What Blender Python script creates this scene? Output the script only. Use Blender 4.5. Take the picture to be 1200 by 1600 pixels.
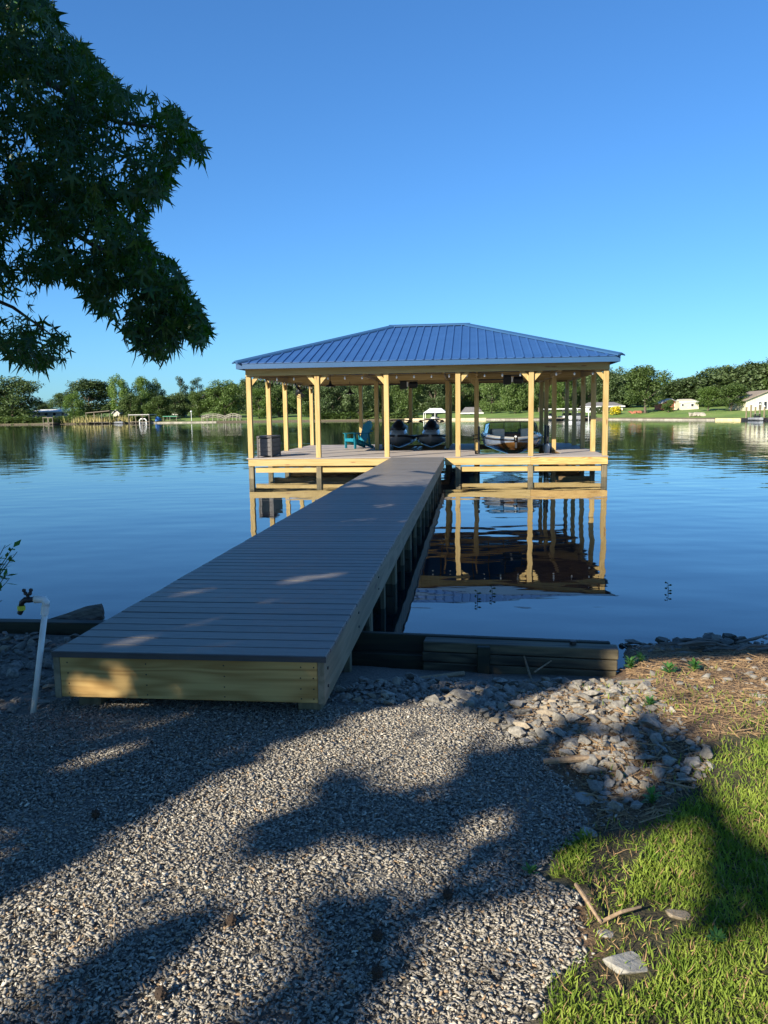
import bpy, bmesh, math, random
import numpy as np
from mathutils import Vector, Matrix, Quaternion, noise as mnoise
random.seed(7); rng = np.random.default_rng(7)
for o in list(bpy.data.objects): bpy.data.objects.remove(o)
S = bpy.context.scene; C = S.collection
# ------------------------------------------------------------ camera, sky, sun, exposure
CAM = np.array([1.531, -4.0523, 1.2752]); YAW, PITCH, ROLL, FPX = .1102, .1239, -.0139, 1244.8
def cam_axes():
    cy, sy = math.cos(YAW), math.sin(YAW)
    f = np.array([-sy*math.cos(PITCH), cy*math.cos(PITCH), -math.sin(PITCH)])
    r = np.array([cy, sy, 0.]); u = np.cross(r, f)
    return math.cos(ROLL)*r+math.sin(ROLL)*u, -math.sin(ROLL)*r+math.cos(ROLL)*u, f
CR, CU, CF = cam_axes()
cd = bpy.data.cameras.new('camera'); cam = bpy.data.objects.new('camera', cd); C.objects.link(cam)
cam.matrix_world = Matrix(((CR[0], CU[0], -CF[0], CAM[0]), (CR[1], CU[1], -CF[1], CAM[1]), (CR[2], CU[2], -CF[2], CAM[2]), (0, 0, 0, 1)))
cd.sensor_fit = 'VERTICAL'; cd.sensor_height = 36; cd.lens = FPX/1600*36; cd.clip_start = .05; cd.clip_end = 6000
S.camera = cam
SUN_AZ, SUN_EL = math.radians(216), math.radians(26)      # azimuth clockwise from +Y, towards the sun
w = bpy.data.worlds.new('World'); S.world = w; w.use_nodes = True
nt = w.node_tree; bg = nt.nodes['Background']; sky = nt.nodes.new('ShaderNodeTexSky')
sky.sky_type = 'NISHITA'; sky.sun_disc = False; sky.sun_elevation = SUN_EL; sky.sun_rotation = SUN_AZ
sky.altitude = 100; sky.air_density = 1.0; sky.dust_density = .35; sky.ozone_density = 2.0
hs_ = nt.nodes.new('ShaderNodeHueSaturation'); hs_.inputs['Saturation'].default_value = 1.05; nt.links.new(sky.outputs[0], hs_.inputs['Color'])
tn_ = nt.nodes.new('ShaderNodeMix'); tn_.data_type = 'RGBA'; tn_.blend_type = 'MULTIPLY'; tn_.inputs[0].default_value = 1; tn_.clamp_result = False; tn_.inputs[7].default_value = (.60, 1.19, 1.86, 1); gm_ = nt.nodes.new('ShaderNodeGamma'); gm_.inputs[1].default_value = .87; nt.links.new(hs_.outputs[0], gm_.inputs[0]); nt.links.new(gm_.outputs[0], tn_.inputs[6])
nt.links.new(tn_.outputs[2], bg.inputs[0]); bg.inputs[1].default_value = .0555
SD = np.array([math.sin(SUN_AZ)*math.cos(SUN_EL), math.cos(SUN_AZ)*math.cos(SUN_EL), math.sin(SUN_EL)])
ld = bpy.data.lights.new('sun', 'SUN'); ld.energy = 5.0; ld.angle = math.radians(.5); ld.color = (1, .91, .75)
sun = bpy.data.objects.new('sun', ld); C.objects.link(sun)
sun.rotation_euler = Vector(SD).to_track_quat('Z', 'Y').to_euler(); sun.location = (-10, -15, 20)
S.view_settings.view_transform = 'Standard'; S.view_settings.look = 'None'; S.view_settings.gamma = 1
S.view_settings.exposure = 1.12
S.render.engine = 'CYCLES'; S.cycles.max_bounces = 7; S.cycles.diffuse_bounces = 3; S.cycles.transparent_max_bounces = 8; S.cycles.use_denoising = True
ZW = -.60                                                  # water level; z = 0 is the deck surface
# ------------------------------------------------------------ helpers
def ray(px, py): return CF + CR*(px-600)/FPX - CU*(py-800)/FPX
def at(px, py, Y):
    d = ray(px, py); return Vector(CAM + d*(Y-CAM[1])/d[1])
def onz(px, py, z):
    d = ray(px, py); return Vector(CAM + d*(z-CAM[2])/d[2])
def proj(P):
    d = P-CAM; z = d@CF
    zz = np.where(abs(z) < 1e-6, 1e-6, z)
    return 600+FPX*(d@CR)/zz, 800-FPX*(d@CU)/zz, z
def inpoly(x, y, poly):
    x = np.asarray(x); y = np.asarray(y); r = np.zeros(x.shape, bool); n = len(poly)
    for i in range(n):
        x0, y0 = poly[i]; x1, y1 = poly[(i+1) % n]
        if y0 == y1: continue
        c = ((y0 > y) != (y1 > y)) & (x < (x1-x0)*(y-y0)/(y1-y0)+x0); r ^= c
    return r
class MB:
    def __init__(s): s.v = []; s.f = []
    def add(s, v, f):
        n = len(s.v); s.v += [tuple(p) for p in v]; s.f += [tuple(i+n for i in q) for q in f]; return s
    def box(s, x0, x1, y0, y1, z0, z1):
        return s.add([(x0, y0, z0), (x1, y0, z0), (x1, y1, z0), (x0, y1, z0), (x0, y0, z1), (x1, y0, z1), (x1, y1, z1), (x0, y1, z1)],
                     [(0, 3, 2, 1), (4, 5, 6, 7), (0, 1, 5, 4), (1, 2, 6, 5), (2, 3, 7, 6), (3, 0, 4, 7)])
    def beam(s, a, b, wd, ht, up=(0, 0, 1)):
        a = Vector(a); b = Vector(b); d = (b-a).normalized(); sd = d.cross(Vector(up)).normalized(); u = sd.cross(d)
        v = [p+sd*i*wd/2+u*j*ht/2 for p in (a, b) for i, j in ((-1, -1), (1, -1), (1, 1), (-1, 1))]
        return s.add(v, [(0, 3, 2, 1), (4, 5, 6, 7), (0, 1, 5, 4), (1, 2, 6, 5), (2, 3, 7, 6), (3, 0, 4, 7)])
    def prism(s, pts, vec):
        n = len(pts); vec = Vector(vec); v = [Vector(p) for p in pts]; v += [p+vec for p in v]
        return s.add(v, [tuple(range(n))[::-1], tuple(range(n, 2*n))]+[(i, (i+1) % n, n+(i+1) % n, n+i) for i in range(n)])
    def loft(s, rings, cap=True, closed=True):
        n = len(rings[0]); v = [p for r in rings for p in r]; f = []
        for k in range(len(rings)-1):
            for i in range(n if closed else n-1):
                j = (i+1) % n; f.append((k*n+i, k*n+j, (k+1)*n+j, (k+1)*n+i))
        if cap: f += [tuple(range(n))[::-1], tuple(range((len(rings)-1)*n, len(rings)*n))]
        return s.add(v, f)
    def tube(s, pts, r, n=8, cap=True):
        pts = [Vector(p) for p in pts]; rr = r if isinstance(r, (list, tuple)) else [r]*len(pts); rings = []
        ref = Vector((.31, .17, .93)); u = None
        for i, p in enumerate(pts):
            d = (pts[min(i+1, len(pts)-1)]-pts[max(i-1, 0)])
            d = d.normalized() if d.length > 1e-9 else Vector((0, 0, 1))
            if u is None: u = d.cross(ref if abs(d.dot(ref)) < .95 else Vector((1, 0, 0))).normalized()
            u = (u-d*u.dot(d)).normalized(); q = d.cross(u)
            rings.append([p+(u*math.cos(2*math.pi*k/n)+q*math.sin(2*math.pi*k/n))*rr[i] for k in range(n)])
        return s.loft(rings, cap)
    def mesh(s, m=None, bevel=0, smooth=False, seg=1):
        me = bpy.data.meshes.new('mesh'); me.from_pydata(s.v, [], s.f)
        if bevel or True:
            bm = bmesh.new(); bm.from_mesh(me)
            if bevel: bmesh.ops.bevel(bm, geom=bm.edges[:], offset=bevel, segments=seg, affect='EDGES', profile=.6)
            bmesh.ops.recalc_face_normals(bm, faces=bm.faces); bm.to_mesh(me); bm.free()
        if smooth:
            for p in me.polygons: p.use_smooth = True
        if m: me.materials.append(M[m])
        return me
    def obj(s, name, m, parent=None, bevel=0, smooth=False, seg=1): return link(name, s.mesh(m, bevel, smooth, seg), parent)
def link(name, me, parent=None, loc=None):
    o = bpy.data.objects.new(name, me); C.objects.link(o)
    if parent is not None: o.parent = parent
    if loc is not None: o.location = loc
    return o
def tag(o, label=None, cat=None, group=None, kind=None):
    for k, x in (('label', label), ('category', cat), ('group', group), ('kind', kind)):
        if x: o[k] = x
    return o
def thing(name, label, cat, loc=(0, 0, 0), rz=0, group=None):
    o = bpy.data.objects.new(name, None); C.objects.link(o); o.location = loc; o.rotation_euler = (0, 0, rz); o.empty_display_size = .2
    return tag(o, label, cat, group)
def npmesh(v, f, m, smooth=False):
    v = np.asarray(v, np.float32); f = np.asarray(f, np.int32); k = f.shape[1]
    me = bpy.data.meshes.new('mesh'); me.vertices.add(len(v)); me.vertices.foreach_set('co', v.ravel())
    me.loops.add(f.size); me.loops.foreach_set('vertex_index', f.ravel())
    me.polygons.add(len(f)); me.polygons.foreach_set('loop_start', np.arange(0, f.size, k, dtype=np.int32))
    me.polygons.foreach_set('loop_total', np.full(len(f), k, np.int32))
    me.update(calc_edges=True)
    if smooth: me.polygons.foreach_set('use_smooth', np.ones(len(f), bool))
    me.materials.append(M[m]); return me
def rotmats(n, tilt=1.0, zrand=True):
    """random rotations: yaw anywhere, tilt 0..tilt radians about a random horizontal axis"""
    a = rng.uniform(0, 2*np.pi, n); b = rng.uniform(0, 2*np.pi, n); t = rng.uniform(-tilt, tilt, n)
    ca, sa = np.cos(a), np.sin(a); z = np.zeros(n); o = np.ones(n)
    Rz = np.stack([np.stack([ca, -sa, z], -1), np.stack([sa, ca, z], -1), np.stack([z, z, o], -1)], 1)
    kx, ky = np.cos(b), np.sin(b); ct, st = np.cos(t), np.sin(t); v = 1-ct
    Rt = np.stack([np.stack([ct+kx*kx*v, kx*ky*v, ky*st], -1), np.stack([kx*ky*v, ct+ky*ky*v, -kx*st], -1), np.stack([-ky*st, kx*st, ct], -1)], 1)
    return Rt@Rz
def scatter(protos, pos, rot, scl, which):
    """copies of proto (verts, faces) as one vertex / face array"""
    V = []; F = []; off = 0
    for k, (pv, pf) in enumerate(protos):
        i = np.where(which == k)[0]
        if not len(i): continue
        sc = scl[i]; sc = sc[:, None, None] if sc.ndim == 1 else sc[:, None, :]
        v = np.einsum('nij,npj->npi', rot[i], pv[None]*sc)+pos[i][:, None]
        f = pf[None]+(np.arange(len(i))*len(pv))[:, None, None]+off
        V.append(v.reshape(-1, 3)); F.append(f.reshape(-1, pf.shape[1])); off += len(i)*len(pv)
    return np.concatenate(V), np.concatenate(F)
def fnoise(x, y, s=1., seed=0.):
    X = np.asarray(x, float)*s+seed*13.7+500; Y = np.asarray(y, float)*s-seed*7.3+500
    def h(i, j): q = np.sin(i*127.1+j*311.7+seed*17.3)*43758.5453; return (q-np.floor(q))*2-1
    def lay(X, Y):
        i, j = np.floor(X), np.floor(Y); a, b = X-i, Y-j; a = a*a*(3-2*a); b = b*b*(3-2*b)
        return (h(i, j)*(1-a)+h(i+1, j)*a)*(1-b)+(h(i, j+1)*(1-a)+h(i+1, j+1)*a)*b
    return .62*lay(X, Y)+.3*lay(X*2.1+31.7, Y*2.1-11.3)
# ------------------------------------------------------------ materials
M = {}
def newmat(name):
    m = bpy.data.materials.new(name); m.use_nodes = True; M[name] = m; t = m.node_tree
    return m, t, t.nodes['Principled BSDF'], t.nodes.new, t.links.new
def coords(N, Lk, scale, rnd=0., kind='Object'):
    tc = N('ShaderNodeTexCoord'); mp = N('ShaderNodeMapping'); mp.inputs['Scale'].default_value = scale
    src = tc.outputs[kind]
    if rnd:
        oi = N('ShaderNodeObjectInfo'); mu = N('ShaderNodeMath'); mu.operation = 'MULTIPLY'; mu.inputs[1].default_value = rnd
        Lk(oi.outputs['Random'], mu.inputs[0]); ad = N('ShaderNodeVectorMath'); Lk(src, ad.inputs[0]); Lk(mu.outputs[0], ad.inputs[1]); src = ad.outputs[0]
    Lk(src, mp.inputs[0]); return mp.outputs[0]
def ramp(N, stops):
    r = N('ShaderNodeValToRGB'); e = r.color_ramp.elements
    while len(e) < len(stops): e.new(.5)
    for k, (p, c) in zip(e, stops): k.position = p; k.color = (*c, 1)
    return r
def noisemat(name, c1, c2, scale=5., rough=.7, bump=.2, dist=.01, stretch=(1, 1, 1), detail=6., rnd=0., metal=0., lo=.3, hi=.7, objvar=0., spec=.5, coat=0.):
    m, t, b, N, Lk = newmat(name); v = coords(N, Lk, stretch, rnd)
    n = N('ShaderNodeTexNoise'); n.inputs['Scale'].default_value = scale; n.inputs['Detail'].default_value = detail; n.inputs['Roughness'].default_value = .62; Lk(v, n.inputs['Vector'])
    r = ramp(N, [(lo, c1), (hi, c2)]); Lk(n.outputs[0], r.inputs[0]); col = r.outputs[0]
    if objvar:
        oi = N('ShaderNodeObjectInfo'); mr = N('ShaderNodeMapRange'); mr.inputs[3].default_value = 1-objvar; mr.inputs[4].default_value = 1+objvar; Lk(oi.outputs['Random'], mr.inputs[0])
        hs = N('ShaderNodeHueSaturation'); Lk(mr.outputs[0], hs.inputs['Value']); Lk(col, hs.inputs['Color']); col = hs.outputs[0]
    Lk(col, b.inputs['Base Color']); b.inputs['Roughness'].default_value = rough; b.inputs['Metallic'].default_value = metal; b.inputs['Specular IOR Level'].default_value = spec; b.inputs['Coat Weight'].default_value = coat
    if bump:
        bp = N('ShaderNodeBump'); bp.inputs['Strength'].default_value = bump; bp.inputs['Distance'].default_value = dist; Lk(n.outputs[0], bp.inputs['Height']); Lk(bp.outputs[0], b.inputs['Normal'])
    return m
def woodmat(name, c1, c2, axis, knot=(.25, .13, .05), rough=.65, objvar=.08, ring=1.):
    m, t, b, N, Lk = newmat(name)
    st = {'x': (.28, 2.6, 2.6), 'y': (2.6, .28, 2.6), 'z': (2.6, 2.6, .28)}[axis]; fs = {'x': (1.5, 45, 45), 'y': (45, 1.5, 45), 'z': (45, 45, 1.5)}[axis]
    v = coords(N, Lk, st, 7.3); n = N('ShaderNodeTexNoise'); n.inputs['Scale'].default_value = 2.2; n.inputs['Detail'].default_value = 2; n.inputs['Distortion'].default_value = .4; Lk(v, n.inputs['Vector'])
    mu = N('ShaderNodeMath'); mu.operation = 'MULTIPLY'; mu.inputs[1].default_value = 26*ring; Lk(n.outputs[0], mu.inputs[0])
    sn = N('ShaderNodeMath'); sn.operation = 'SINE'; Lk(mu.outputs[0], sn.inputs[0])
    v2 = coords(N, Lk, fs, 7.3); n2 = N('ShaderNodeTexNoise'); n2.inputs['Scale'].default_value = 1.; n2.inputs['Detail'].default_value = 5; Lk(v2, n2.inputs['Vector'])
    ad = N('ShaderNodeMath'); ad.operation = 'MULTIPLY_ADD'; ad.inputs[1].default_value = .22; Lk(sn.outputs[0], ad.inputs[0]); Lk(n2.outputs[0], ad.inputs[2])
    r = ramp(N, [(.22, c1), (.78, c2)]); Lk(ad.outputs[0], r.inputs[0])
    v3 = coords(N, Lk, {'x': (1.1, 5, 5), 'y': (5, 1.1, 5), 'z': (5, 5, 1.1)}[axis], 9.1); vo = N('ShaderNodeTexVoronoi'); vo.inputs['Scale'].default_value = 1.1; Lk(v3, vo.inputs['Vector'])
    kr = ramp(N, [(.07, (1, 1, 1)), (.13, (0, 0, 0))]); Lk(vo.outputs['Distance'], kr.inputs[0])
    mx = N('ShaderNodeMix'); mx.data_type = 'RGBA'; Lk(kr.outputs[0], mx.inputs[0]); Lk(r.outputs[0], mx.inputs[6]); mx.inputs[7].default_value = (*knot, 1)
    oi = N('ShaderNodeObjectInfo'); mr = N('ShaderNodeMapRange'); mr.inputs[3].default_value = 1-objvar; mr.inputs[4].default_value = 1+objvar; Lk(oi.outputs['Random'], mr.inputs[0])
    hs = N('ShaderNodeHueSaturation'); Lk(mr.outputs[0], hs.inputs['Value']); Lk(mx.outputs[2], hs.inputs['Color']); Lk(hs.outputs[0], b.inputs['Base Color'])
    b.inputs['Roughness'].default_value = rough
    bp = N('ShaderNodeBump'); bp.inputs['Strength'].default_value = .25; bp.inputs['Distance'].default_value = .004; Lk(n2.outputs[0], bp.inputs['Height']); Lk(bp.outputs[0], b.inputs['Normal'])
def leafmat(name, c1, c2, scale=.5, trans=.35, rough=.5, objvar=.1, spec=.4, rnd=3.):
    m, t, b, N, Lk = newmat(name); v = coords(N, Lk, (1, 1, 1), rnd)
    n = N('ShaderNodeTexNoise'); n.inputs['Scale'].default_value = scale; n.inputs['Detail'].default_value = 5; Lk(v, n.inputs['Vector'])
    r = ramp(N, [(.32, c1), (.68, c2)]); Lk(n.outputs[0], r.inputs[0])
    oi = N('ShaderNodeObjectInfo'); mr = N('ShaderNodeMapRange'); mr.inputs[3].default_value = 1-objvar; mr.inputs[4].default_value = 1+objvar; Lk(oi.outputs['Random'], mr.inputs[0])
    hs = N('ShaderNodeHueSaturation'); Lk(mr.outputs[0], hs.inputs['Value']); Lk(r.outputs[0], hs.inputs['Color'])
    Lk(hs.outputs[0], b.inputs['Base Color']); b.inputs['Roughness'].default_value = rough; b.inputs['Specular IOR Level'].default_value = spec
    tr = N('ShaderNodeBsdfTranslucent'); h2 = N('ShaderNodeHueSaturation'); h2.inputs['Saturation'].default_value = 1.2; h2.inputs['Value'].default_value = 1.3; Lk(hs.outputs[0], h2.inputs['Color']); Lk(h2.outputs[0], tr.inputs[0])
    ms = N('ShaderNodeMixShader'); ms.inputs[0].default_value = trans; Lk(b.outputs[0], ms.inputs[1]); Lk(tr.outputs[0], ms.inputs[2]); Lk(ms.outputs[0], t.nodes['Material Output'].inputs[0])
PINE1, PINE2 = (.35, .235, .075), (.43, .305, .12)
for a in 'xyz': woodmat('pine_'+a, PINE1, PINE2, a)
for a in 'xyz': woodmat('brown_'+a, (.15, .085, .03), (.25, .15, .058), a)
for a in 'yz': woodmat('greywood_'+a, (.15, .13, .085), (.24, .205, .14), a, knot=(.09, .07, .05))
woodmat('fascia_pine', (.34, .19, .05), (.54, .35, .12), 'x', ring=2.2, knot=(.16, .08, .03))
woodmat('weathered_x', (.028, .023, .014), (.125, .10, .055), 'x', knot=(.03, .03, .02), objvar=.2)
woodmat('mossy_x', (.009, .011, .005), (.028, .028, .012), 'x', knot=(.02, .02, .01), objvar=.2)
noisemat('driftwood', (.05, .045, .035), (.22, .20, .17), 3, .85, .6, .01, (1, 14, 14), 8, 4)
noisemat('stickwood', (.16, .10, .055), (.36, .26, .16), 9, .85, .4, .004, (6, 6, 6), 8, 4, objvar=.3)
noisemat('pile', (.09, .075, .045), (.21, .17, .10), 2.5, .85, .4, .01, (7, 7, .7), 8, 3, objvar=.15)
noisemat('deckboard_shaded', (.095, .086, .077), (.185, .168, .152), 3, .46, .5, .003, (2.2, 34, 34), 8, 11, objvar=.14, spec=.5)  # walkway boards, base darkened to carry part of the tree shade
e_ = [n_ for n_ in M['deckboard_shaded'].node_tree.nodes if n_.type == 'VALTORGB'][0].color_ramp.elements.new(.80); e_.color = (.33, .305, .28, 1)
noisemat('deckboard_sunlit', (.27, .235, .21), (.37, .325, .29), 3, .6, .3, .003, (2.2, 34, 34), 6, 11, objvar=.08, spec=.35)  # lighter copy of the decking, sunlight put into the colour
noisemat('decktrim', (.035, .038, .042), (.06, .06, .065), 6, .55, .2, .002, (1, 8, 8))
noisemat('roofblue', (.022, .072, .200), (.030, .090, .240), 1.2, .42, .08, .01, (1, 1, 1), 5, spec=.45)
noisemat('roofdark', (.025, .09, .25), (.03, .10, .28), 1.2, .4, 0, .01)
noisemat('trimblue', (.025, .075, .165), (.03, .085, .185), 1.5, .35, 0, .01)
noisemat('black', (.008, .008, .009), (.016, .016, .018), 8, .5, .1, .002)
noisemat('darkmetal', (.03, .03, .032), (.06, .06, .062), 8, .4, .1, .002, metal=.5)
noisemat('whitepaint', (.60, .60, .58), (.70, .70, .68), 3, .5, .05, .002)
noisemat('pvc', (.62, .62, .58), (.78, .78, .75), 9, .35, .05, .001)
noisemat('bulbglass', (.75, .73, .66), (.82, .80, .74), 9, .15, 0)
noisemat('resinbox', (.085, .075, .072), (.13, .118, .112), 12, .6, .3, .002, (1, 1, 6))
noisemat('resinlid', (.055, .05, .05), (.085, .078, .076), 12, .5, .2, .002)
noisemat('teal', (.0, .13, .19), (.005, .17, .24), 5, .45, .05, .002)
noisemat('gelgrey', (.40, .41, .42), (.47, .48, .49), 2, .25, 0, coat=.5)
noisemat('geldark', (.17, .175, .185), (.22, .225, .235), 2, .25, 0, coat=.5)
noisemat('gelsilver', (.20, .20, .195), (.26, .26, .25), 2, .22, 0, coat=.5)
noisemat('hullbrown', (.13, .062, .018), (.18, .085, .025), 2, .22, 0, coat=.6)  # one brown tone over the whole hull bottom
noisemat('gelblue', (.09, .12, .18), (.13, .17, .24), 2, .25, 0, coat=.5)
noisemat('vinyl', (.46, .42, .36), (.55, .50, .43), 6, .55, .15, .003)
noisemat('vinyldark', (.10, .05, .025), (.15, .075, .04), 6, .55, .1, .003)
noisemat('yellowtag', (.42, .46, .03), (.55, .56, .06), 8, .5, 0)
noisemat('bark', (.055, .042, .03), (.16, .125, .09), 4, .9, .8, .03, (4, 4, .8), 8)
noisemat('housewall', (.30, .30, .30), (.36, .36, .355), 1, .8, .1, .01)
noisemat('housecream', (.50, .46, .33), (.58, .53, .39), 1, .8, .1, .01)
noisemat('housewhite', (.60, .60, .57), (.68, .68, .65), 1, .7, .05, .01)
noisemat('housebrick', (.26, .085, .05), (.36, .13, .08), 2, .85, .2, .01)
noisemat('housetan', (.42, .33, .20), (.52, .42, .27), 2, .85, .2, .01)
noisemat('shingle', (.12, .115, .115), (.20, .19, .185), 3, .9, .3, .02, (1, 1, 4))
noisemat('shinglelight', (.40, .39, .37), (.52, .50, .48), 3, .8, .2, .02)
noisemat('shinglebrown', (.16, .13, .10), (.27, .22, .17), 3, .9, .3, .02)
noisemat('windowdark', (.012, .014, .016), (.03, .034, .038), 2, .12, 0)
noisemat('farwood', (.13, .11, .085), (.22, .185, .14), 3, .85, .3, .01)
noisemat('farstone', (.20, .18, .14), (.34, .31, .25), 1.2, .9, .6, .05, objvar=.2)
noisemat('bluecover', (.02, .10, .30), (.03, .14, .38), 3, .6, .1, .01)
noisemat('greencover', (.04, .22, .13), (.06, .28, .17), 3, .6, .1, .01)
noisemat('sheetpile', (.60, .46, .20), (.74, .60, .30), 2, .7, .2, .01)
noisemat('yellowbush', (.50, .42, .01), (.72, .60, .03), 3, .6, 0)
noisemat('reed', (.26, .21, .07), (.40, .35, .13), 2, .8, 0)
noisemat('rock', (.11, .10, .085), (.32, .295, .25), 5, .85, .6, .012, (1, 1, 1), 8, 5, objvar=.28)
noisemat('rockpale', (.20, .19, .165), (.35, .335, .295), 7, .85, .6, .008, (1, 1, 1), 8, 5, objvar=.1)
noisemat('rocktan', (.20, .16, .11), (.33, .275, .20), 9, .85, .5, .008, (1, 1, 1), 8, 5, objvar=.15)
noisemat('rocklake', (.05, .05, .04), (.14, .135, .11), 7, .6, .6, .012, (1, 1, 1), 8, 5, objvar=.2)
noisemat('straw', (.16, .09, .04), (.42, .28, .14), 30, .85, 0, rnd=0)
noisemat('gumball', (.02, .013, .008), (.05, .03, .018), 40, .9, .5, .01)
noisemat('deadleaf', (.30, .18, .07), (.46, .31, .15), 20, .8, .2, .004)
leafmat('leaf_near', (.016, .055, .010), (.060, .145, .024), 2.2, .40, .42, .25, .5, 1.)
leafmat('leaf_shade', (.02, .06, .012), (.05, .11, .025), 1., .25)
leafmat('leaf_weed', (.05, .15, .03), (.09, .22, .05), 9, .35)
leafmat('leaf_dark', (.050, .082, .028), (.112, .158, .056), .12, .22, .55, .15)  # far tree greens, here and below, lightened in place of distance haze
leafmat('leaf_mid', (.064, .108, .026), (.140, .198, .054), .12, .25, .55, .15)
leafmat('leaf_light', (.075, .135, .024), (.15, .22, .05), .12, .3, .55, .12)
leafmat('leaf_pine', (.022, .050, .022), (.045, .085, .034), .15, .15, .6, .12)
leafmat('grass', (.10, .175, .02), (.30, .37, .065), 14, .3, .7, 0, .2, 0)
leafmat('fargrass', (.06, .125, .018), (.10, .175, .03), 5, .2, .6, 0, .2, 0)
def gravelmat():
    m, t, b, N, Lk = newmat('gravel'); at_ = N('ShaderNodeAttribute'); at_.attribute_name = 'tone'
    r = ramp(N, [(0, (.09, .083, .072)), (.45, (.25, .225, .188)), (.8, (.40, .365, .30)), (.93, (.54, .495, .41)), (1, (.30, .205, .12))]); Lk(at_.outputs['Fac'], r.inputs[0])
    v = coords(N, Lk, (1, 1, 1)); n = N('ShaderNodeTexNoise'); n.inputs['Scale'].default_value = 120; Lk(v, n.inputs['Vector'])
    hs = N('ShaderNodeHueSaturation'); mr = N('ShaderNodeMapRange'); mr.inputs[3].default_value = .75; mr.inputs[4].default_value = 1.25; Lk(n.outputs[0], mr.inputs[0]); Lk(mr.outputs[0], hs.inputs['Value']); Lk(r.outputs[0], hs.inputs['Color'])
    Lk(hs.outputs[0], b.inputs['Base Color']); b.inputs['Roughness'].default_value = .85
gravelmat()
def groundmat():
    m, t, b, N, Lk = newmat('ground'); a = N('ShaderNodeAttribute'); a.attribute_name = 'zone'
    v = coords(N, Lk, (1, 1, 1)); n = N('ShaderNodeTexNoise'); n.inputs['Scale'].default_value = 9; n.inputs['Detail'].default_value = 9; Lk(v, n.inputs['Vector'])
    n2 = N('ShaderNodeTexNoise'); n2.inputs['Scale'].default_value = 70; n2.inputs['Detail'].default_value = 6; Lk(v, n2.inputs['Vector'])
    g = ramp(N, [(.3, (.08, .072, .06)), (.7, (.21, .19, .155))]); Lk(n2.outputs[0], g.inputs[0])
    s = ramp(N, [(.3, (.045, .026, .014)), (.5, (.13, .075, .036)), (.72, (.27, .18, .095))]); Lk(n2.outputs[0], s.inputs[0])
    d = ramp(N, [(.35, (.03, .022, .012)), (.7, (.075, .07, .025))]); Lk(n.outputs[0], d.inputs[0])
    sp = N('ShaderNodeSeparateColor'); Lk(a.outputs['Color'], sp.inputs[0])
    m1 = N('ShaderNodeMix'); m1.data_type = 'RGBA'; Lk(sp.outputs[0], m1.inputs[0]); Lk(g.outputs[0], m1.inputs[6]); Lk(s.outputs[0], m1.inputs[7])
    m2 = N('ShaderNodeMix'); m2.data_type = 'RGBA'; Lk(sp.outputs[1], m2.inputs[0]); Lk(m1.outputs[2], m2.inputs[6]); Lk(d.outputs[0], m2.inputs[7])
    Lk(m2.outputs[2], b.inputs['Base Color']); b.inputs['Roughness'].default_value = .95
    bp = N('ShaderNodeBump'); bp.inputs['Distance'].default_value = .02; bp.inputs['Strength'].default_value = .8; Lk(n2.outputs[0], bp.inputs['Height']); Lk(bp.outputs[0], b.inputs['Normal'])
groundmat()
def lawnmat():
    m, t, b, N, Lk = newmat('lawn'); v = coords(N, Lk, (1, 1, 1)); n = N('ShaderNodeTexNoise'); n.inputs['Scale'].default_value = .14; n.inputs['Detail'].default_value = 10; n.inputs['Roughness'].default_value = .7; Lk(v, n.inputs['Vector'])
    r = ramp(N, [(.3, (.075, .13, .022)), (.5, (.115, .19, .03)), (.7, (.20, .25, .06))]); Lk(n.outputs[0], r.inputs[0])
    sz = N('ShaderNodeSeparateXYZ'); Lk(v, sz.inputs[0]); zr = N('ShaderNodeMapRange'); zr.inputs[1].default_value = -.28; zr.inputs[2].default_value = -.12; Lk(sz.outputs[2], zr.inputs[0])
    mz = N('ShaderNodeMix'); mz.data_type = 'RGBA'; Lk(zr.outputs[0], mz.inputs[0]); mz.inputs[6].default_value = (.07, .055, .035, 1); Lk(r.outputs[0], mz.inputs[7]); Lk(mz.outputs[2], b.inputs['Base Color']); b.inputs['Roughness'].default_value = .9
    bp = N('ShaderNodeBump'); bp.inputs['Distance'].default_value = .3; bp.inputs['Strength'].default_value = .5; n2 = N('ShaderNodeTexNoise'); n2.inputs['Scale'].default_value = 3; Lk(v, n2.inputs['Vector']); Lk(n2.outputs[0], bp.inputs['Height']); Lk(bp.outputs[0], b.inputs['Normal'])
lawnmat()
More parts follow.
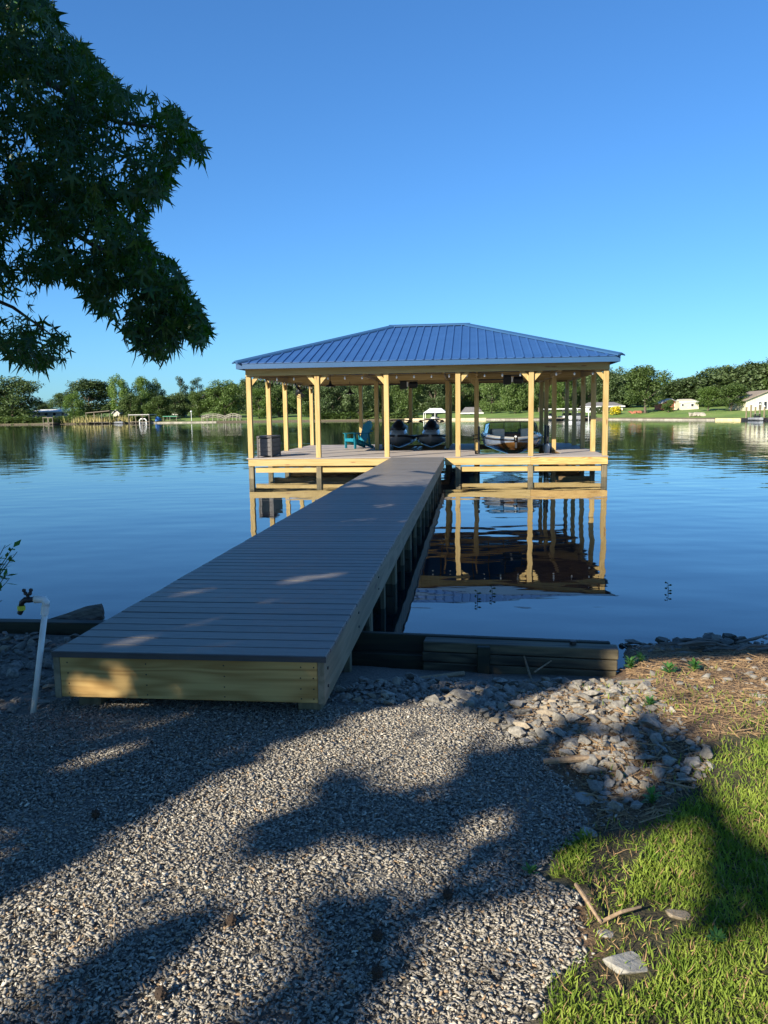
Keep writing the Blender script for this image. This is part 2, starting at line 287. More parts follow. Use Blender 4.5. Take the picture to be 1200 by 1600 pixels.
def watermat():
    m, t, b, N, Lk = newmat('water'); out = t.nodes['Material Output']; t.nodes.remove(b)
    def wave(scale, st, rot, det=2., dist=0.):
        tc = N('ShaderNodeTexCoord'); mp = N('ShaderNodeMapping'); mp.inputs['Scale'].default_value = st; mp.inputs['Rotation'].default_value = (0, 0, rot); Lk(tc.outputs['Object'], mp.inputs[0])
        n = N('ShaderNodeTexNoise'); n.inputs['Scale'].default_value = scale; n.inputs['Detail'].default_value = det; n.inputs['Roughness'].default_value = .45; n.inputs['Distortion'].default_value = dist; Lk(mp.outputs[0], n.inputs['Vector']); return n.outputs[0]
    a = wave(.6, (1.0, 1.15, 1), .25); c = wave(2.1, (.55, 1.5, 1), -.1); big = wave(.035, (.6, 1.6, 1), .1, 3.)
    ad = N('ShaderNodeMath'); ad.operation = 'MULTIPLY_ADD'; ad.inputs[1].default_value = .10; Lk(c, ad.inputs[0]); Lk(a, ad.inputs[2])
    tc = N('ShaderNodeTexCoord'); mp = N('ShaderNodeMapping'); mp.inputs['Rotation'].default_value = (0, 0, -.22); Lk(tc.outputs['Object'], mp.inputs[0])
    wv = N('ShaderNodeTexWave'); wv.bands_direction = 'Y'; wv.inputs['Scale'].default_value = .42; wv.inputs['Distortion'].default_value = 5.5; wv.inputs['Detail'].default_value = 1.5; wv.inputs['Detail Scale'].default_value = .6; Lk(mp.outputs[0], wv.inputs['Vector'])
    ad2 = N('ShaderNodeMath'); ad2.operation = 'MULTIPLY_ADD'; ad2.inputs[1].default_value = .05; Lk(wv.outputs['Fac'], ad2.inputs[0]); Lk(ad.outputs[0], ad2.inputs[2]); ad = ad2
    mr = N('ShaderNodeMapRange'); mr.inputs[1].default_value = .35; mr.inputs[2].default_value = .65; mr.inputs[3].default_value = .35; mr.inputs[4].default_value = 1.0; Lk(big, mr.inputs[0])
    bp = N('ShaderNodeBump'); bp.inputs['Distance'].default_value = .026; Lk(mr.outputs[0], bp.inputs['Strength']); Lk(ad.outputs[0], bp.inputs['Height'])
    gl = N('ShaderNodeBsdfGlossy'); gl.inputs['Roughness'].default_value = .015; gl.inputs[0].default_value = (.93, .96, 1, 1); Lk(bp.outputs[0], gl.inputs['Normal'])
    df = N('ShaderNodeBsdfDiffuse'); df.inputs[0].default_value = (.012, .03, .034, 1)
    tp = N('ShaderNodeBsdfTransparent'); tp.inputs[0].default_value = (.34, .42, .36, 1)
    mb = N('ShaderNodeMixShader'); mb.inputs[0].default_value = .5; Lk(df.outputs[0], mb.inputs[1]); Lk(tp.outputs[0], mb.inputs[2])
    fr = N('ShaderNodeFresnel'); fr.inputs[0].default_value = 1.5; Lk(bp.outputs[0], fr.inputs['Normal'])
    ms = N('ShaderNodeMixShader'); Lk(fr.outputs[0], ms.inputs[0]); Lk(mb.outputs[0], ms.inputs[1]); Lk(gl.outputs[0], ms.inputs[2]); Lk(ms.outputs[0], out.inputs[0])
watermat()
def glassmat():
    m, t, b, N, Lk = newmat('glass'); out = t.nodes['Material Output']; t.nodes.remove(b)
    gl = N('ShaderNodeBsdfGlossy'); gl.inputs['Roughness'].default_value = .02; tp = N('ShaderNodeBsdfTransparent'); tp.inputs[0].default_value = (.42, .46, .46, 1)
    fr = N('ShaderNodeFresnel'); fr.inputs[0].default_value = 1.45; ms = N('ShaderNodeMixShader'); Lk(fr.outputs[0], ms.inputs[0]); Lk(tp.outputs[0], ms.inputs[1]); Lk(gl.outputs[0], ms.inputs[2]); Lk(ms.outputs[0], out.inputs[0])
glassmat()
# ------------------------------------------------------------ ground, lake, far shore
WALL_A, WALL_B = (-.35, 1.735), (2.54, 1.48)               # timber wall right of the walkway
def sstep(a, b, x): t = np.clip((x-a)/(b-a), 0, 1); return t*t*(3-2*t)
def ground_z(x, y):
    x = np.asarray(x, float); y = np.asarray(y, float)
    right = np.interp(y, [-40, -6, -2, .1, 1.0, 1.5, 1.62, 2.0, 4, 14], [.6, -.2, -.31, -.355, -.475, -.56, -.75, -1.0, -1.5, -3.2])
    open_ = np.interp(y, [-40, -6, -2, .1, 1.0, 1.7, 2.3, 3.2, 6, 14], [.6, -.2, -.31, -.33, -.42, -.50, -.60, -.72, -1.3, -3.2])
    left = np.interp(y, [-40, -6, -2, .1, 1.0, 2.05, 2.2, 2.6, 4, 14], [.6, -.2, -.31, -.36, -.44, -.52, -.75, -1.0, -1.5, -3.2])
    a = sstep(-.9, -.3, x); b = sstep(2.45, 2.75, x)
    z = left*(1-a)+right*a*(1-b)+open_*b
    return z+.02*np.sin(x*1.7+y*.8)*np.sin(y*1.3-.6*x)*(np.abs(y) < 8)
def gz(x, y): return float(ground_z(x, y))
def pxpoly(pts, z=-.35): return [tuple(onz(px, py, z))[:2] for px, py in pts]
GRASS = pxpoly([(820, 1640), (855, 1570), (930, 1500), (915, 1420), (850, 1385), (880, 1330), (925, 1300), (1000, 1300), (1080, 1240), (1075, 1180), (1120, 1160), (1200, 1130), (1330, 1100), (2200, 1180), (2200, 2400), (760, 2400)])
SOIL = pxpoly([(905, 1430), (925, 1320), (905, 1250), (850, 1200), (880, 1140), (900, 1080), (960, 1050), (1060, 1030), (1200, 1010), (1600, 1000), (1600, 1160), (1120, 1170), (1080, 1250), (1020, 1310), (960, 1440), (1080, 1440), (1020, 1560), (900, 1600)])
xs = np.unique(np.concatenate([np.linspace(-60, -6, 14), np.linspace(-6, 6, 161), np.linspace(6, 60, 14)]))
ys = np.unique(np.concatenate([np.linspace(-60, -4, 12), np.linspace(-4, 4, 131), np.linspace(4, 14, 12)]))
GX, GY = np.meshgrid(xs, ys); GZ = ground_z(GX, GY)
nx, ny = len(xs), len(ys); idx = np.arange(nx*ny).reshape(ny, nx)
F = np.stack([idx[:-1, :-1], idx[:-1, 1:], idx[1:, 1:], idx[1:, :-1]], -1).reshape(-1, 4)
GZ = GZ+.012*fnoise(GX, GY, 4.)*(abs(GX) < 6)*(abs(GY) < 4)
me = npmesh(np.stack([GX, GY, GZ], -1).reshape(-1, 3), F, 'ground', True)
jit = .05*fnoise(GX, GY, 5., 3.)
soil = inpoly(GX+jit, GY+jit, SOIL).astype(float); gras = inpoly(GX+jit, GY-jit, GRASS).astype(float)
gras = np.maximum(gras, (GY < -6)); soil = np.maximum(soil, (GX+jit > 2.45)*(GY > .1)); soil = np.maximum(soil, (GX > 3.2)*(GY > -.3))
ca = me.color_attributes.new('zone', 'FLOAT_COLOR', 'POINT')
ca.data.foreach_set('color', np.stack([soil, gras, 0*soil, 0*soil+1], -1).astype(np.float32).ravel())
tag(link('ground', me), kind='structure')
SHX = [-700, -300, -200, -127, -99, -63, -45, -26, -11, 2, 14, 22, 28.5, 33, 38.4, 41, 44, 60, 110, 300, 700]
SHY = [60, 150, 190, 203, 199, 198, 197, 192, 188, 179, 165, 155, 149, 140, 128.5, 122.5, 117.3, 104, 80, 30, -60]
def shoreY(x): return np.interp(x, SHX, SHY)
def far_z(d): return np.interp(d, [-3, 0, .15, 4, 12, 24, 45, 120, 500], [-1.6, -.66, -.22, .0, .45, 1.0, 1.35, 3.0, 8.])
sx = np.unique(np.concatenate([np.linspace(-700, -150, 30), np.linspace(-150, 80, 231), np.linspace(80, 700, 30)]))
dd = np.array([-3, 0, .15, 1, 2.5, 4, 6, 9, 12, 16, 20, 24, 30, 37, 45, 60, 90, 120, 200, 500])
TX, TD = np.meshgrid(sx, dd); TZ = far_z(TD)+.12*np.sin(TX*.31)*np.sin(TD*.5)*(TD > 3)
TY = shoreY(TX)+TD
idx = np.arange(TX.size).reshape(TX.shape); F = np.stack([idx[:-1, :-1], idx[:-1, 1:], idx[1:, 1:], idx[1:, :-1]], -1).reshape(-1, 4)
tag(link('far_shore_terrain', npmesh(np.stack([TX, TY, TZ], -1).reshape(-1, 3), F, 'lawn', True)), kind='structure')
tag(MB().add([(-800, -60, ZW), (800, -60, ZW), (800, 420, ZW), (-800, 420, ZW)], [(0, 1, 2, 3)]).obj('lake_water', 'water'), kind='structure')
noisemat('lakebed', (.030, .034, .018), (.055, .055, .03), .8, .95, 0)
tag(MB().add([(-800, 13.5, -3.15), (800, 13.5, -3.15), (800, 420, -3.15), (-800, 420, -3.15)], [(0, 1, 2, 3)]).obj('lake_bed', 'lakebed'), kind='structure')
# ------------------------------------------------------------ walkway
LW = 18.79
wk = thing('dock_walkway', 'long straight walkway of grey deck boards leading from the gravel out to the boathouse', 'walkway', (0, 0, 0))
bm_ = MB().box(-.765, .765, 0, .1368, -.026, 0).mesh('deckboard_shaded', .004)
k = 0; y = -.02
while y < LW-.15:
    b = link('deck_board', bm_, wk, (random.uniform(-.003, .003), y, random.uniform(-.0015, .0015))); y += .1455; k += 1
MB().box(-.766, .766, -.0275, -.0215, -.034, -.003).obj('edge_trim', 'decktrim', wk, .001)
MB().box(-.735, .712, .0, .038, -.268, -.03).obj('front_fascia', 'fascia_pine', wk, .003)
for s in (1, -1):
    yy = [-.004, 4.9, 9.8, 14.7, LW-.01]
    for i in range(4):
        o = MB().box(0, .038, yy[i]+.003, yy[i+1], -.275, -.028).obj('side_rim_board', 'greywood_y', wk, .003); o.location = (.713 if s > 0 else -.751-.023, 0, .0002*i)
for x in (-.69, -.24, .20, .62, .69):
    for z in (-.07, -.13, -.19, -.245): MB().tube([(x+random.uniform(-.006, .006), .002, z), (x, -.0012, z)], .0042, 7).obj('screw', 'black', wk)
for y in (.09, 1.3, 2.5): # bolt heads on the shore-side end of the right rim
    for z in (-.10, -.20): MB().tube([(.751, y, z), (.757, y, z)], .009, 8).obj('bolt', 'darkmetal', wk)
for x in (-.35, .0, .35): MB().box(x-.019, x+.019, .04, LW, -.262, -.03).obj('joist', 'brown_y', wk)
for i in range(9):
    y = .12 if i == 0 else .12+i*2.2
    for s in (-1, 1):
        b = gz(s*.64, y)-.4 if y < 6 else -3.2
        MB().box(s*.64-.065, s*.64+.065, y, y+.13, b, -.277).obj('pile', 'pile', wk, .008)
    if i: MB().box(-.70, .70, y-.042, y-.002, -.47, -.28).obj('cross_beam', 'pile', wk, .004)
for y in np.arange(1.2, LW-.5, 1.1): MB().box(.66, .70, y, y+.09, -1.6, -.277).obj('skirt_post', 'pile', wk, .004)
# ------------------------------------------------------------ boathouse
bh = thing('boathouse', 'open boathouse of yellow pine posts under a blue metal hip roof', 'boathouse', (0, LW, 0))
def P(mb, name, m, parent=None, **kw):
    o = mb.obj(name, m, parent or bh, **kw)
    if parent is None: o.matrix_parent_inverse = bh.matrix_world.inverted() if False else Matrix.Translation((0, -LW, 0))
    return o
XL, XR = -4.93, 5.25; FX = [-4.92, -2.90, -.89, 1.15, 3.20, 5.25]; RY = [18.86, 21.15, 23.45, 25.75, 28.05]; ZB = 2.38
def deck_region(x0, x1, y0, y1):
    me = MB().box(x0, x1, 0, .1395, -.026, 0).mesh('deckboard_sunlit', .004); y = y0
    while y+.14 <= y1+.02:
        o = link('deck_board', me, bh, (0, y-LW, random.uniform(-.001, .001))); y += .1455
deck_region(-5.03, 5.34, LW-.02, LW+1.42); deck_region(-5.03, 1.64, LW+1.4355, LW+4.40)
deck_region(-5.03, -1.62, LW+4.4005+.035, 28.2); deck_region(.74, 1.64, LW+4.4005+.035, 28.2); deck_region(4.22, 5.34, LW+1.4355, 28.2)
P(MB().box(-4.985, -.78, LW, LW+.038, -.235, -.028), 'front_rim_board', 'pine_x', bevel=.003)
P(MB().box(.78, 3.195, LW, LW+.038, -.235, -.028), 'front_rim_board', 'pine_x', bevel=.003)
o = P(MB().box(3.199, 5.325, LW-.002, LW+.037, -.237, -.028), 'front_rim_board', 'fascia_pine', bevel=.003)
for x in (-4.99, 5.29): P(MB().box(x, x+.038, LW+.04, 28.15, -.235, -.028), 'side_rim_board', 'pine_y', bevel=.003)
P(MB().box(-4.99, 5.3, 28.16, 28.2, -.235, -.028), 'back_rim_board', 'brown_x', bevel=.003)
for x in (-1.64, .74, 1.60, 4.22): P(MB().box(x, x+.036, LW+(4.4 if x < 1 else 1.45), 28.15, -.235, -.03), 'slip_rim_board', 'brown_y')
P(MB().box(-1.6, .74, LW+4.40, LW+4.436, -.235, -.03), 'slip_rim_board', 'brown_x'); P(MB().box(1.64, 4.22, LW+1.435, LW+1.47, -.235, -.03), 'slip_rim_board', 'brown_x')
for a, b in ((-4.8, -2.98), (-2.82, -.80), (1.24, 3.12), (3.28, 5.16)): P(MB().box(a, b, LW+.10, LW+.14, -.43, -.285), 'lower_front_beam', 'pine_x', bevel=.003)
for y in RY[1:]:
    for a, b in ((-4.85, -1.64), (4.24, 5.2)): P(MB().box(a, b, y+.08, y+.12, -.43, -.285), 'lower_cross_beam', 'brown_x')
for x in FX: P(MB().box(x-.075, x+.075, LW+.042, LW+.19, -3.2, -.03), 'pile', 'pile', bevel=.01)
def post(x, y, m='pine_z', z1=ZB): return P(MB().box(x-.07, x+.07, y-.07, y+.07, .001, z1-.001), 'post', m, bevel=.006)
for x in FX: post(x, LW+.115)
inner = [(-2.1, 26.6), (-1.72, 23.45), (-1.72, 25.75), (.69, 24.4), (.69, 28.05), (1.70, 22.35), (1.70, 25.2), (4.17, 22.2), (4.17, 24.9), (4.17, 26.9)]
for y in RY[1:]:
    for x in (XL+.01, XR): post(x, y)
for x in (-2.9, -.89): post(x, RY[4])
for x, y in inner: post(x, y, z1=2.36)
for x, y in [(XL+.01, y) for y in RY[1:]]+[(XR, y) for y in RY[1:]]+inner: P(MB().box(x-.07, x+.07, y-.07, y+.07, -3.2, -.03), 'pile', 'pile')
def brace(x, y, dx, dy):
    a = Vector((x+dx*.07, y+dy*.07, ZB-.36)); b = Vector((x+dx*.36, y+dy*.36, ZB-.05)); n = Vector((-dy, dx, 0))*.019
    q = [a, a+Vector((0, 0, .13)), Vector((x+dx*.23, y+dy*.23, ZB-.002)), Vector((x+dx*.36, y+dy*.36, ZB-.002))]
    q = [Vector((x+dx*.072, y+dy*.072, ZB-.30)), Vector((x+dx*.072, y+dy*.072, ZB-.13)), Vector((x+dx*.18, y+dy*.18, ZB-.002)), Vector((x+dx*.33, y+dy*.33, ZB-.002))]
    P(MB().prism([p-n for p in q], n*2), 'brace', 'pine_z', bevel=.003)
for i, x in enumerate(FX):
    if i not in (0, 3): brace(x, LW+.115, -1, 0)
    if i not in (5, 2): brace(x, LW+.115, 1, 0)
for y in RY[1:]:
    for x in (XL+.01, XR): brace(x, y, 0, -1)
for y in RY[1:-1]:
    for x in (XL+.01, XR): brace(x, y, 0, 1)
brace(1.70, 22.35, -1, 0); brace(4.17, 24.9, 1, 0)
# header beams
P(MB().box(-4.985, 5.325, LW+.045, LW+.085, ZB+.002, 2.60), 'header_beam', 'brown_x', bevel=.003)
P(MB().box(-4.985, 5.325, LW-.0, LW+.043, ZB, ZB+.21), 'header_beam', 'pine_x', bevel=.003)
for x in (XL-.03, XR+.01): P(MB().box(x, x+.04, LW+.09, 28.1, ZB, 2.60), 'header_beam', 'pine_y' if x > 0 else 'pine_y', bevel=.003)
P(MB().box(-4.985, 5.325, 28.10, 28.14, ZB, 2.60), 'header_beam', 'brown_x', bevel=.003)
for y in (23.45, 25.75): P(MB().box(-4.8, 5.15, y-.02, y+.02, 2.362, 2.58), 'tie_beam', 'pine_x', bevel=.003)
for x in (-1.72, .69, 1.70, 4.17): P(MB().box(x-.02, x+.02, LW+.1, 28.08, 2.585, 2.72) if False else MB().box(x-.02, x+.02, 20.2, 28.08, 2.3625, 2.48), 'tie_beam', 'pine_y')
# roof
EX0, EX1, EY0, EY1, ZE, ZR = -5.17, 5.56, 18.44, 28.42, 2.735, 4.16; RX0, RX1, RYm = -1.13, 1.37, 23.43
roof = bpy.data.objects.new('roof', None); C.objects.link(roof); roof.parent = bh; roof.matrix_parent_inverse = Matrix.Translation((0, -LW, 0))
E4 = [Vector((EX0, EY0, ZE)), Vector((EX1, EY0, ZE)), Vector((EX1, EY1, ZE)), Vector((EX0, EY1, ZE))]; R2 = [Vector((RX0, RYm, ZR)), Vector((RX1, RYm, ZR))]
dz = Vector((0, 0, -.02))
for q in ([E4[0], E4[1], R2[1], R2[0]], [E4[1], E4[2], R2[1]], [E4[2], E4[3], R2[0], R2[1]], [E4[3], E4[0], R2[0]]):
    MB().prism(q, dz).obj('roof_sheet', 'roofblue', roof)
def slope_pt(side, s, t): pass
def ribs(e0, e1, r0, r1, step=.25):
    L = (e1-e0).length; ex = (e1-e0)/L; a0 = (r0-e0).dot(ex); a1 = (r1-e0).dot(ex); up = None
    base0 = e0+ex*a0; upv = r0-base0; n = ex.cross(upv).normalized(); k = step*.5; i = 0
    while k < L:
        tmax = min(1, k/a0 if a0 > 0 else 1, (L-k)/(L-a1) if a1 < L else 1)
        if tmax > .03:
            p = e0+ex*k; q = p+upv*(tmax-.004)
            sec = [(-.030, 0), (-.016, .026), (.016, .026), (.030, 0)]
            mb = MB(); rings = [[c+ex*u+n*(v+.001) for u, v in sec] for c in (p-upv.normalized()*.02, q)]; mb.loft(rings); mb.obj('rib', 'roofblue', roof)
        k += step; i += 1
ribs(E4[0], E4[1], R2[0], R2[1]); ribs(E4[1], E4[2], R2[1], R2[1]); ribs(E4[3], E4[0], R2[0], R2[0])
def cap(a, b, name):
    d = (b-a).normalized(); sd = d.cross(Vector((0, 0, 1))).normalized(); mb = MB(); sec = [(-.15, -.012), (-.13, .03), (0, .075), (.13, .03), (.15, -.012), (0, .04)]
    mb.loft([[p+sd*u+Vector((0, 0, v)) for u, v in sec] for p in (a, b)]); mb.obj(name, 'trimblue', roof)
cap(R2[0]-Vector((.12, 0, 0)), R2[1]+Vector((.12, 0, 0)), 'ridge_cap')
for e, r in ((0, 0), (1, 1), (2, 1), (3, 0)): cap(E4[e]+(E4[e]-R2[r]).normalized()*.02, R2[r], 'hip_cap')
for a, b in ((E4[0], E4[1]), (E4[1], E4[2]), (E4[2], E4[3]), (E4[3], E4[0])):
    d = (b-a).normalized(); nrm = Vector((-d.y, d.x, 0)); sec = [(0, -.03), (0, -.165), (.05, -.165), (.05, -.145), (.018, -.145), (.018, -.03)]
    MB().loft([[p+nrm*(u+.012)+d*s*(.012+u)+Vector((0, 0, v)) for u, v in sec] for p, s in ((a, 1), (b, -1))]).obj('eave_fascia', 'trimblue', roof)
def under(p): # a rafter along the underside
    return p
def rafters(e0, e1, r0, r1, step, m):
    L = (e1-e0).length; ex = (e1-e0)/L; a0 = (r0-e0).dot(ex); a1 = (r1-e0).dot(ex); upv = r0-(e0+ex*a0); k = step*.5
    while k < L:
        t = min(1, k/a0, (L-k)/(L-a1) if a1 < L else 1)
        if t > .06:
            p = e0+ex*k+upv*.012-Vector((0, 0, .095)); q = e0+ex*k+upv*(t-.01)-Vector((0, 0, .095)); P(MB().beam(p, q, .038, .14), 'rafter', m)
        k += step
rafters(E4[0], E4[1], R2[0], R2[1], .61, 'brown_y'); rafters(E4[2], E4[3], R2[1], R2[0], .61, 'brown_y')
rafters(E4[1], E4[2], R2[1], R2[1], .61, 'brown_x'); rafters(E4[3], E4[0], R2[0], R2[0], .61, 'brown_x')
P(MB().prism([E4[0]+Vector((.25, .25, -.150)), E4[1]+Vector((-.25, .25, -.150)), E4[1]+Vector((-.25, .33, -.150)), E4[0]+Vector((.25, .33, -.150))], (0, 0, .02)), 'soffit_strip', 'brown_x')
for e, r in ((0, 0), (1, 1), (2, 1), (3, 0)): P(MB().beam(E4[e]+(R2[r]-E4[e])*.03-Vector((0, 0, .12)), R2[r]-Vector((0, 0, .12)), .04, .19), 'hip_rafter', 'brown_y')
# string lights round the front and left header
sl = thing('string_lights', 'string of small white bulbs hung under the front and left header of the boathouse', 'string lights', (0, LW+.2, 2.33))
pts = [Vector((5.15, LW+.20, 2.34))]
x = 5.15
while x > -4.7: x -= .25; pts.append(Vector((x, LW+.20, 2.345 if int((5.15-x)*4+.5) % 2 == 0 else 2.33)))
pts += [Vector((-4.78, y, 2.345)) for y in np.arange(LW+.5, 27.5, .5)]
inv = Matrix.Translation(-sl.location)
o = MB().tube(pts, .006, 5).obj('wire', 'black', sl); o.matrix_parent_inverse = inv
bulb = MB()
prof = [(.0, -.085), (.018, -.08), (.028, -.06), (.026, -.04), (.014, -.018), (.012, 0), (0, .002)]
bulb.loft([[(r*math.cos(k*math.pi/5)+1e-4*math.cos(k*math.pi/5), r*math.sin(k*math.pi/5)+1e-4*math.sin(k*math.pi/5), z) for k in range(10)] for r, z in prof]); bme = bulb.mesh('bulbglass', 0, True)
for p in pts[1::2][:21]+pts[43::1]: b = link('bulb', bme, sl, p); b.matrix_parent_inverse = inv
# pendant barn lamps
def lathe(prof, n=16, c=(0, 0, 0)):
    return MB().loft([[(c[0]+max(r, 1e-4)*math.cos(2*math.pi*k/n), c[1]+max(r, 1e-4)*math.sin(2*math.pi*k/n), c[2]+z) for k in range(n)] for r, z in prof])
def pendant(loc, drop, label):
    t = thing('pendant_lamp', label, 'lamp', loc, 0, 'pendant lamps under the boathouse roof')
    lathe([(.02, .18), (.035, .17), (.04, .10), (.06, .07), (.17, .015), (.18, -.01), (.172, -.012), (.05, .05), (0, .06)]).obj('shade', 'black', t, smooth=True)
    MB().tube([(0, 0, .17), (0, 0, .17+drop)], .012, 6).obj('stem', 'black', t); lathe([(0, -.03), (.025, -.02), (.03, .01), (.02, .04)], 8).obj('bulb', 'bulbglass', t)
pendant((-3.15, 22.5, 2.17), .75, 'black barn-style pendant lamp nearer the front, left half of the boathouse ceiling')
pendant((-2.87, 25.0, 1.98), .9, 'black barn-style pendant lamp hanging lower above the turquoise chair')
def motor(loc, label):
    loc = (loc[0], loc[1], loc[2]+.06)
    t = thing('lift_motor', label, 'motor', loc, 0, 'boat lift motors on the beams')
    MB().box(-.30, -.06, -.12, .12, -.14, .13).obj('gearbox', 'black', t, .015); MB().tube([(-.06, 0, 0), (.02, 0, 0), (.03, 0, 0), (.30, 0, 0), (.33, 0, 0)], [.05, .05, .115, .115, .07], 14).obj('motor_drum', 'black', t)
    MB().box(-.055, .0, -.135, -.118, -.07, .09).obj('label_plate', 'whitepaint', t); MB().box(-.34, .34, -.03, .05, .131, .17).obj('bracket', 'darkmetal', t); MB().tube([(-1.1, .0, .02), (-.30, 0, .02)], .02, 8).obj('drive_shaft', 'darkmetal', t)
motor((-.72, 24.9, 2.20), 'black boat lift motor with pale plate on the beam above the two jet skis')
motor((2.85, 22.1, 2.20), 'black boat lift motor with pale plate on the beam above the motorboat')
def fan(loc, label):
    t = thing('wall_fan', label, 'fan', loc, math.radians(35))
    for r in (.24, .17, .09):
        for yy in (-.06, .06): MB().tube([(r*math.cos(a), yy*(1-r*.6), r*math.sin(a)) for a in np.linspace(0, 2*math.pi, 21)], .006, 5).obj('cage_ring', 'black', t)
    for k in range(10):
        a = k*math.pi/5; MB().tube([(.03*math.cos(a), -.07, .03*math.sin(a)), (.24*math.cos(a), -.045, .24*math.sin(a))], .004, 4).obj('cage_spoke', 'black', t)
    for k in range(4):
        a = k*math.pi/2+.4; c, s = math.cos(a), math.sin(a)
        MB().prism([(.04*c-.02*s, -.02, .04*s+.02*c), (.2*c-.09*s, -.03, .2*s+.09*c), (.22*c+.03*s, .02, .22*s-.03*c), (.04*c+.02*s, .01, .04*s-.02*c)], (0, .006, 0)).obj('blade', 'black', t)
    MB().tube([(0, .0, 0), (0, .05, 0), (0, .2, 0), (0, .22, 0)], [.05, .09, .09, .04], 12).obj('motor_housing', 'black', t); MB().beam((0, .15, 0), (-.1, .25, .30), .04, .04, (0, 1, 0)).obj('bracket', 'black', t)
fan((-4.62, 24.6, 2.08), 'black caged fan hung high beside the left row of posts')
# ------------------------------------------------------------ furniture on the deck
sb = thing('deck_storage_box', 'dark brown slatted resin storage box on the front left corner of the boathouse deck', 'storage box', (-4.62, 19.85, .001))
def slab(x0, x1, y0, y1, z0, z1, name, m, p, bv=.004): return MB().box(x0, x1, y0, y1, z0, z1).obj(name, m, p, bv)
slab(-.20, .20, -.54, .54, .03, .56, 'body', 'resinlid', sb, .008)
for i in range(4):
    z = .05+i*.127; slab(-.185, .185, -.556, -.541, z, z+.118, 'front_slat', 'resinbox', sb); slab(.201, .216, -.525, .525, z, z+.118, 'side_slat', 'resinbox', sb); slab(-.216, -.201, -.525, .525, z, z+.118, 'side_slat', 'resinbox', sb)
for sx_ in (-1, 1):
    for sy_ in (-1, 1): slab(sx_*.205-.022, sx_*.205+.022, sy_*.545-.022, sy_*.545+.022, 0, .575, 'corner_post', 'resinlid', sb)
slab(-.235, .235, -.575, .575, .577, .635, 'lid', 'resinlid', sb, .012)
ch = thing('adirondack_chair', 'turquoise plastic slatted chair with rounded fan back on the boathouse deck', 'chair', (-2.62, 25.0, .001), math.radians(-48))
# local: sitter looks along -Y
for i in range(6):
    y = -.30+i*.095; slab(-.26, .26, y, y+.08, .34-i*.027, .362-i*.027, 'seat_slat', 'teal', ch)
for i in range(7):
    u = (i-3)/3; x0 = u*.20; x1 = u*.27; top = 1.0-.13*u*u; a = Vector((x0, .22, .24)); b = Vector((x1, .22+(top-.24)*.42, top)); MB().beam(a, b, .066, .02, (0, -1, .4)).obj('back_slat', 'teal', ch, .006)
for s in (-1, 1):
    slab(s*.35-.065, s*.35+.065, -.38, .34, .53, .553, 'arm', 'teal', ch, .008); slab(s*.305-.02, s*.305+.02, -.36, -.27, 0, .529, 'front_leg', 'teal', ch)
    MB().beam((s*.275, -.34, .31), (s*.275, .52, .03), .03, .10).obj('side_rail', 'teal', ch, .004); MB().beam((s*.31, .27, .53), (s*.31, .33, .10), .03, .07, (0, 1, 0)).obj('arm_support', 'teal', ch)
slab(-.285, .285, -.385, -.365, .25, .36, 'front_apron', 'teal', ch); MB().beam((-.33, .44, .62), (.33, .44, .62), .03, .07, (0, 0, 1)).obj('back_rail', 'teal', ch)
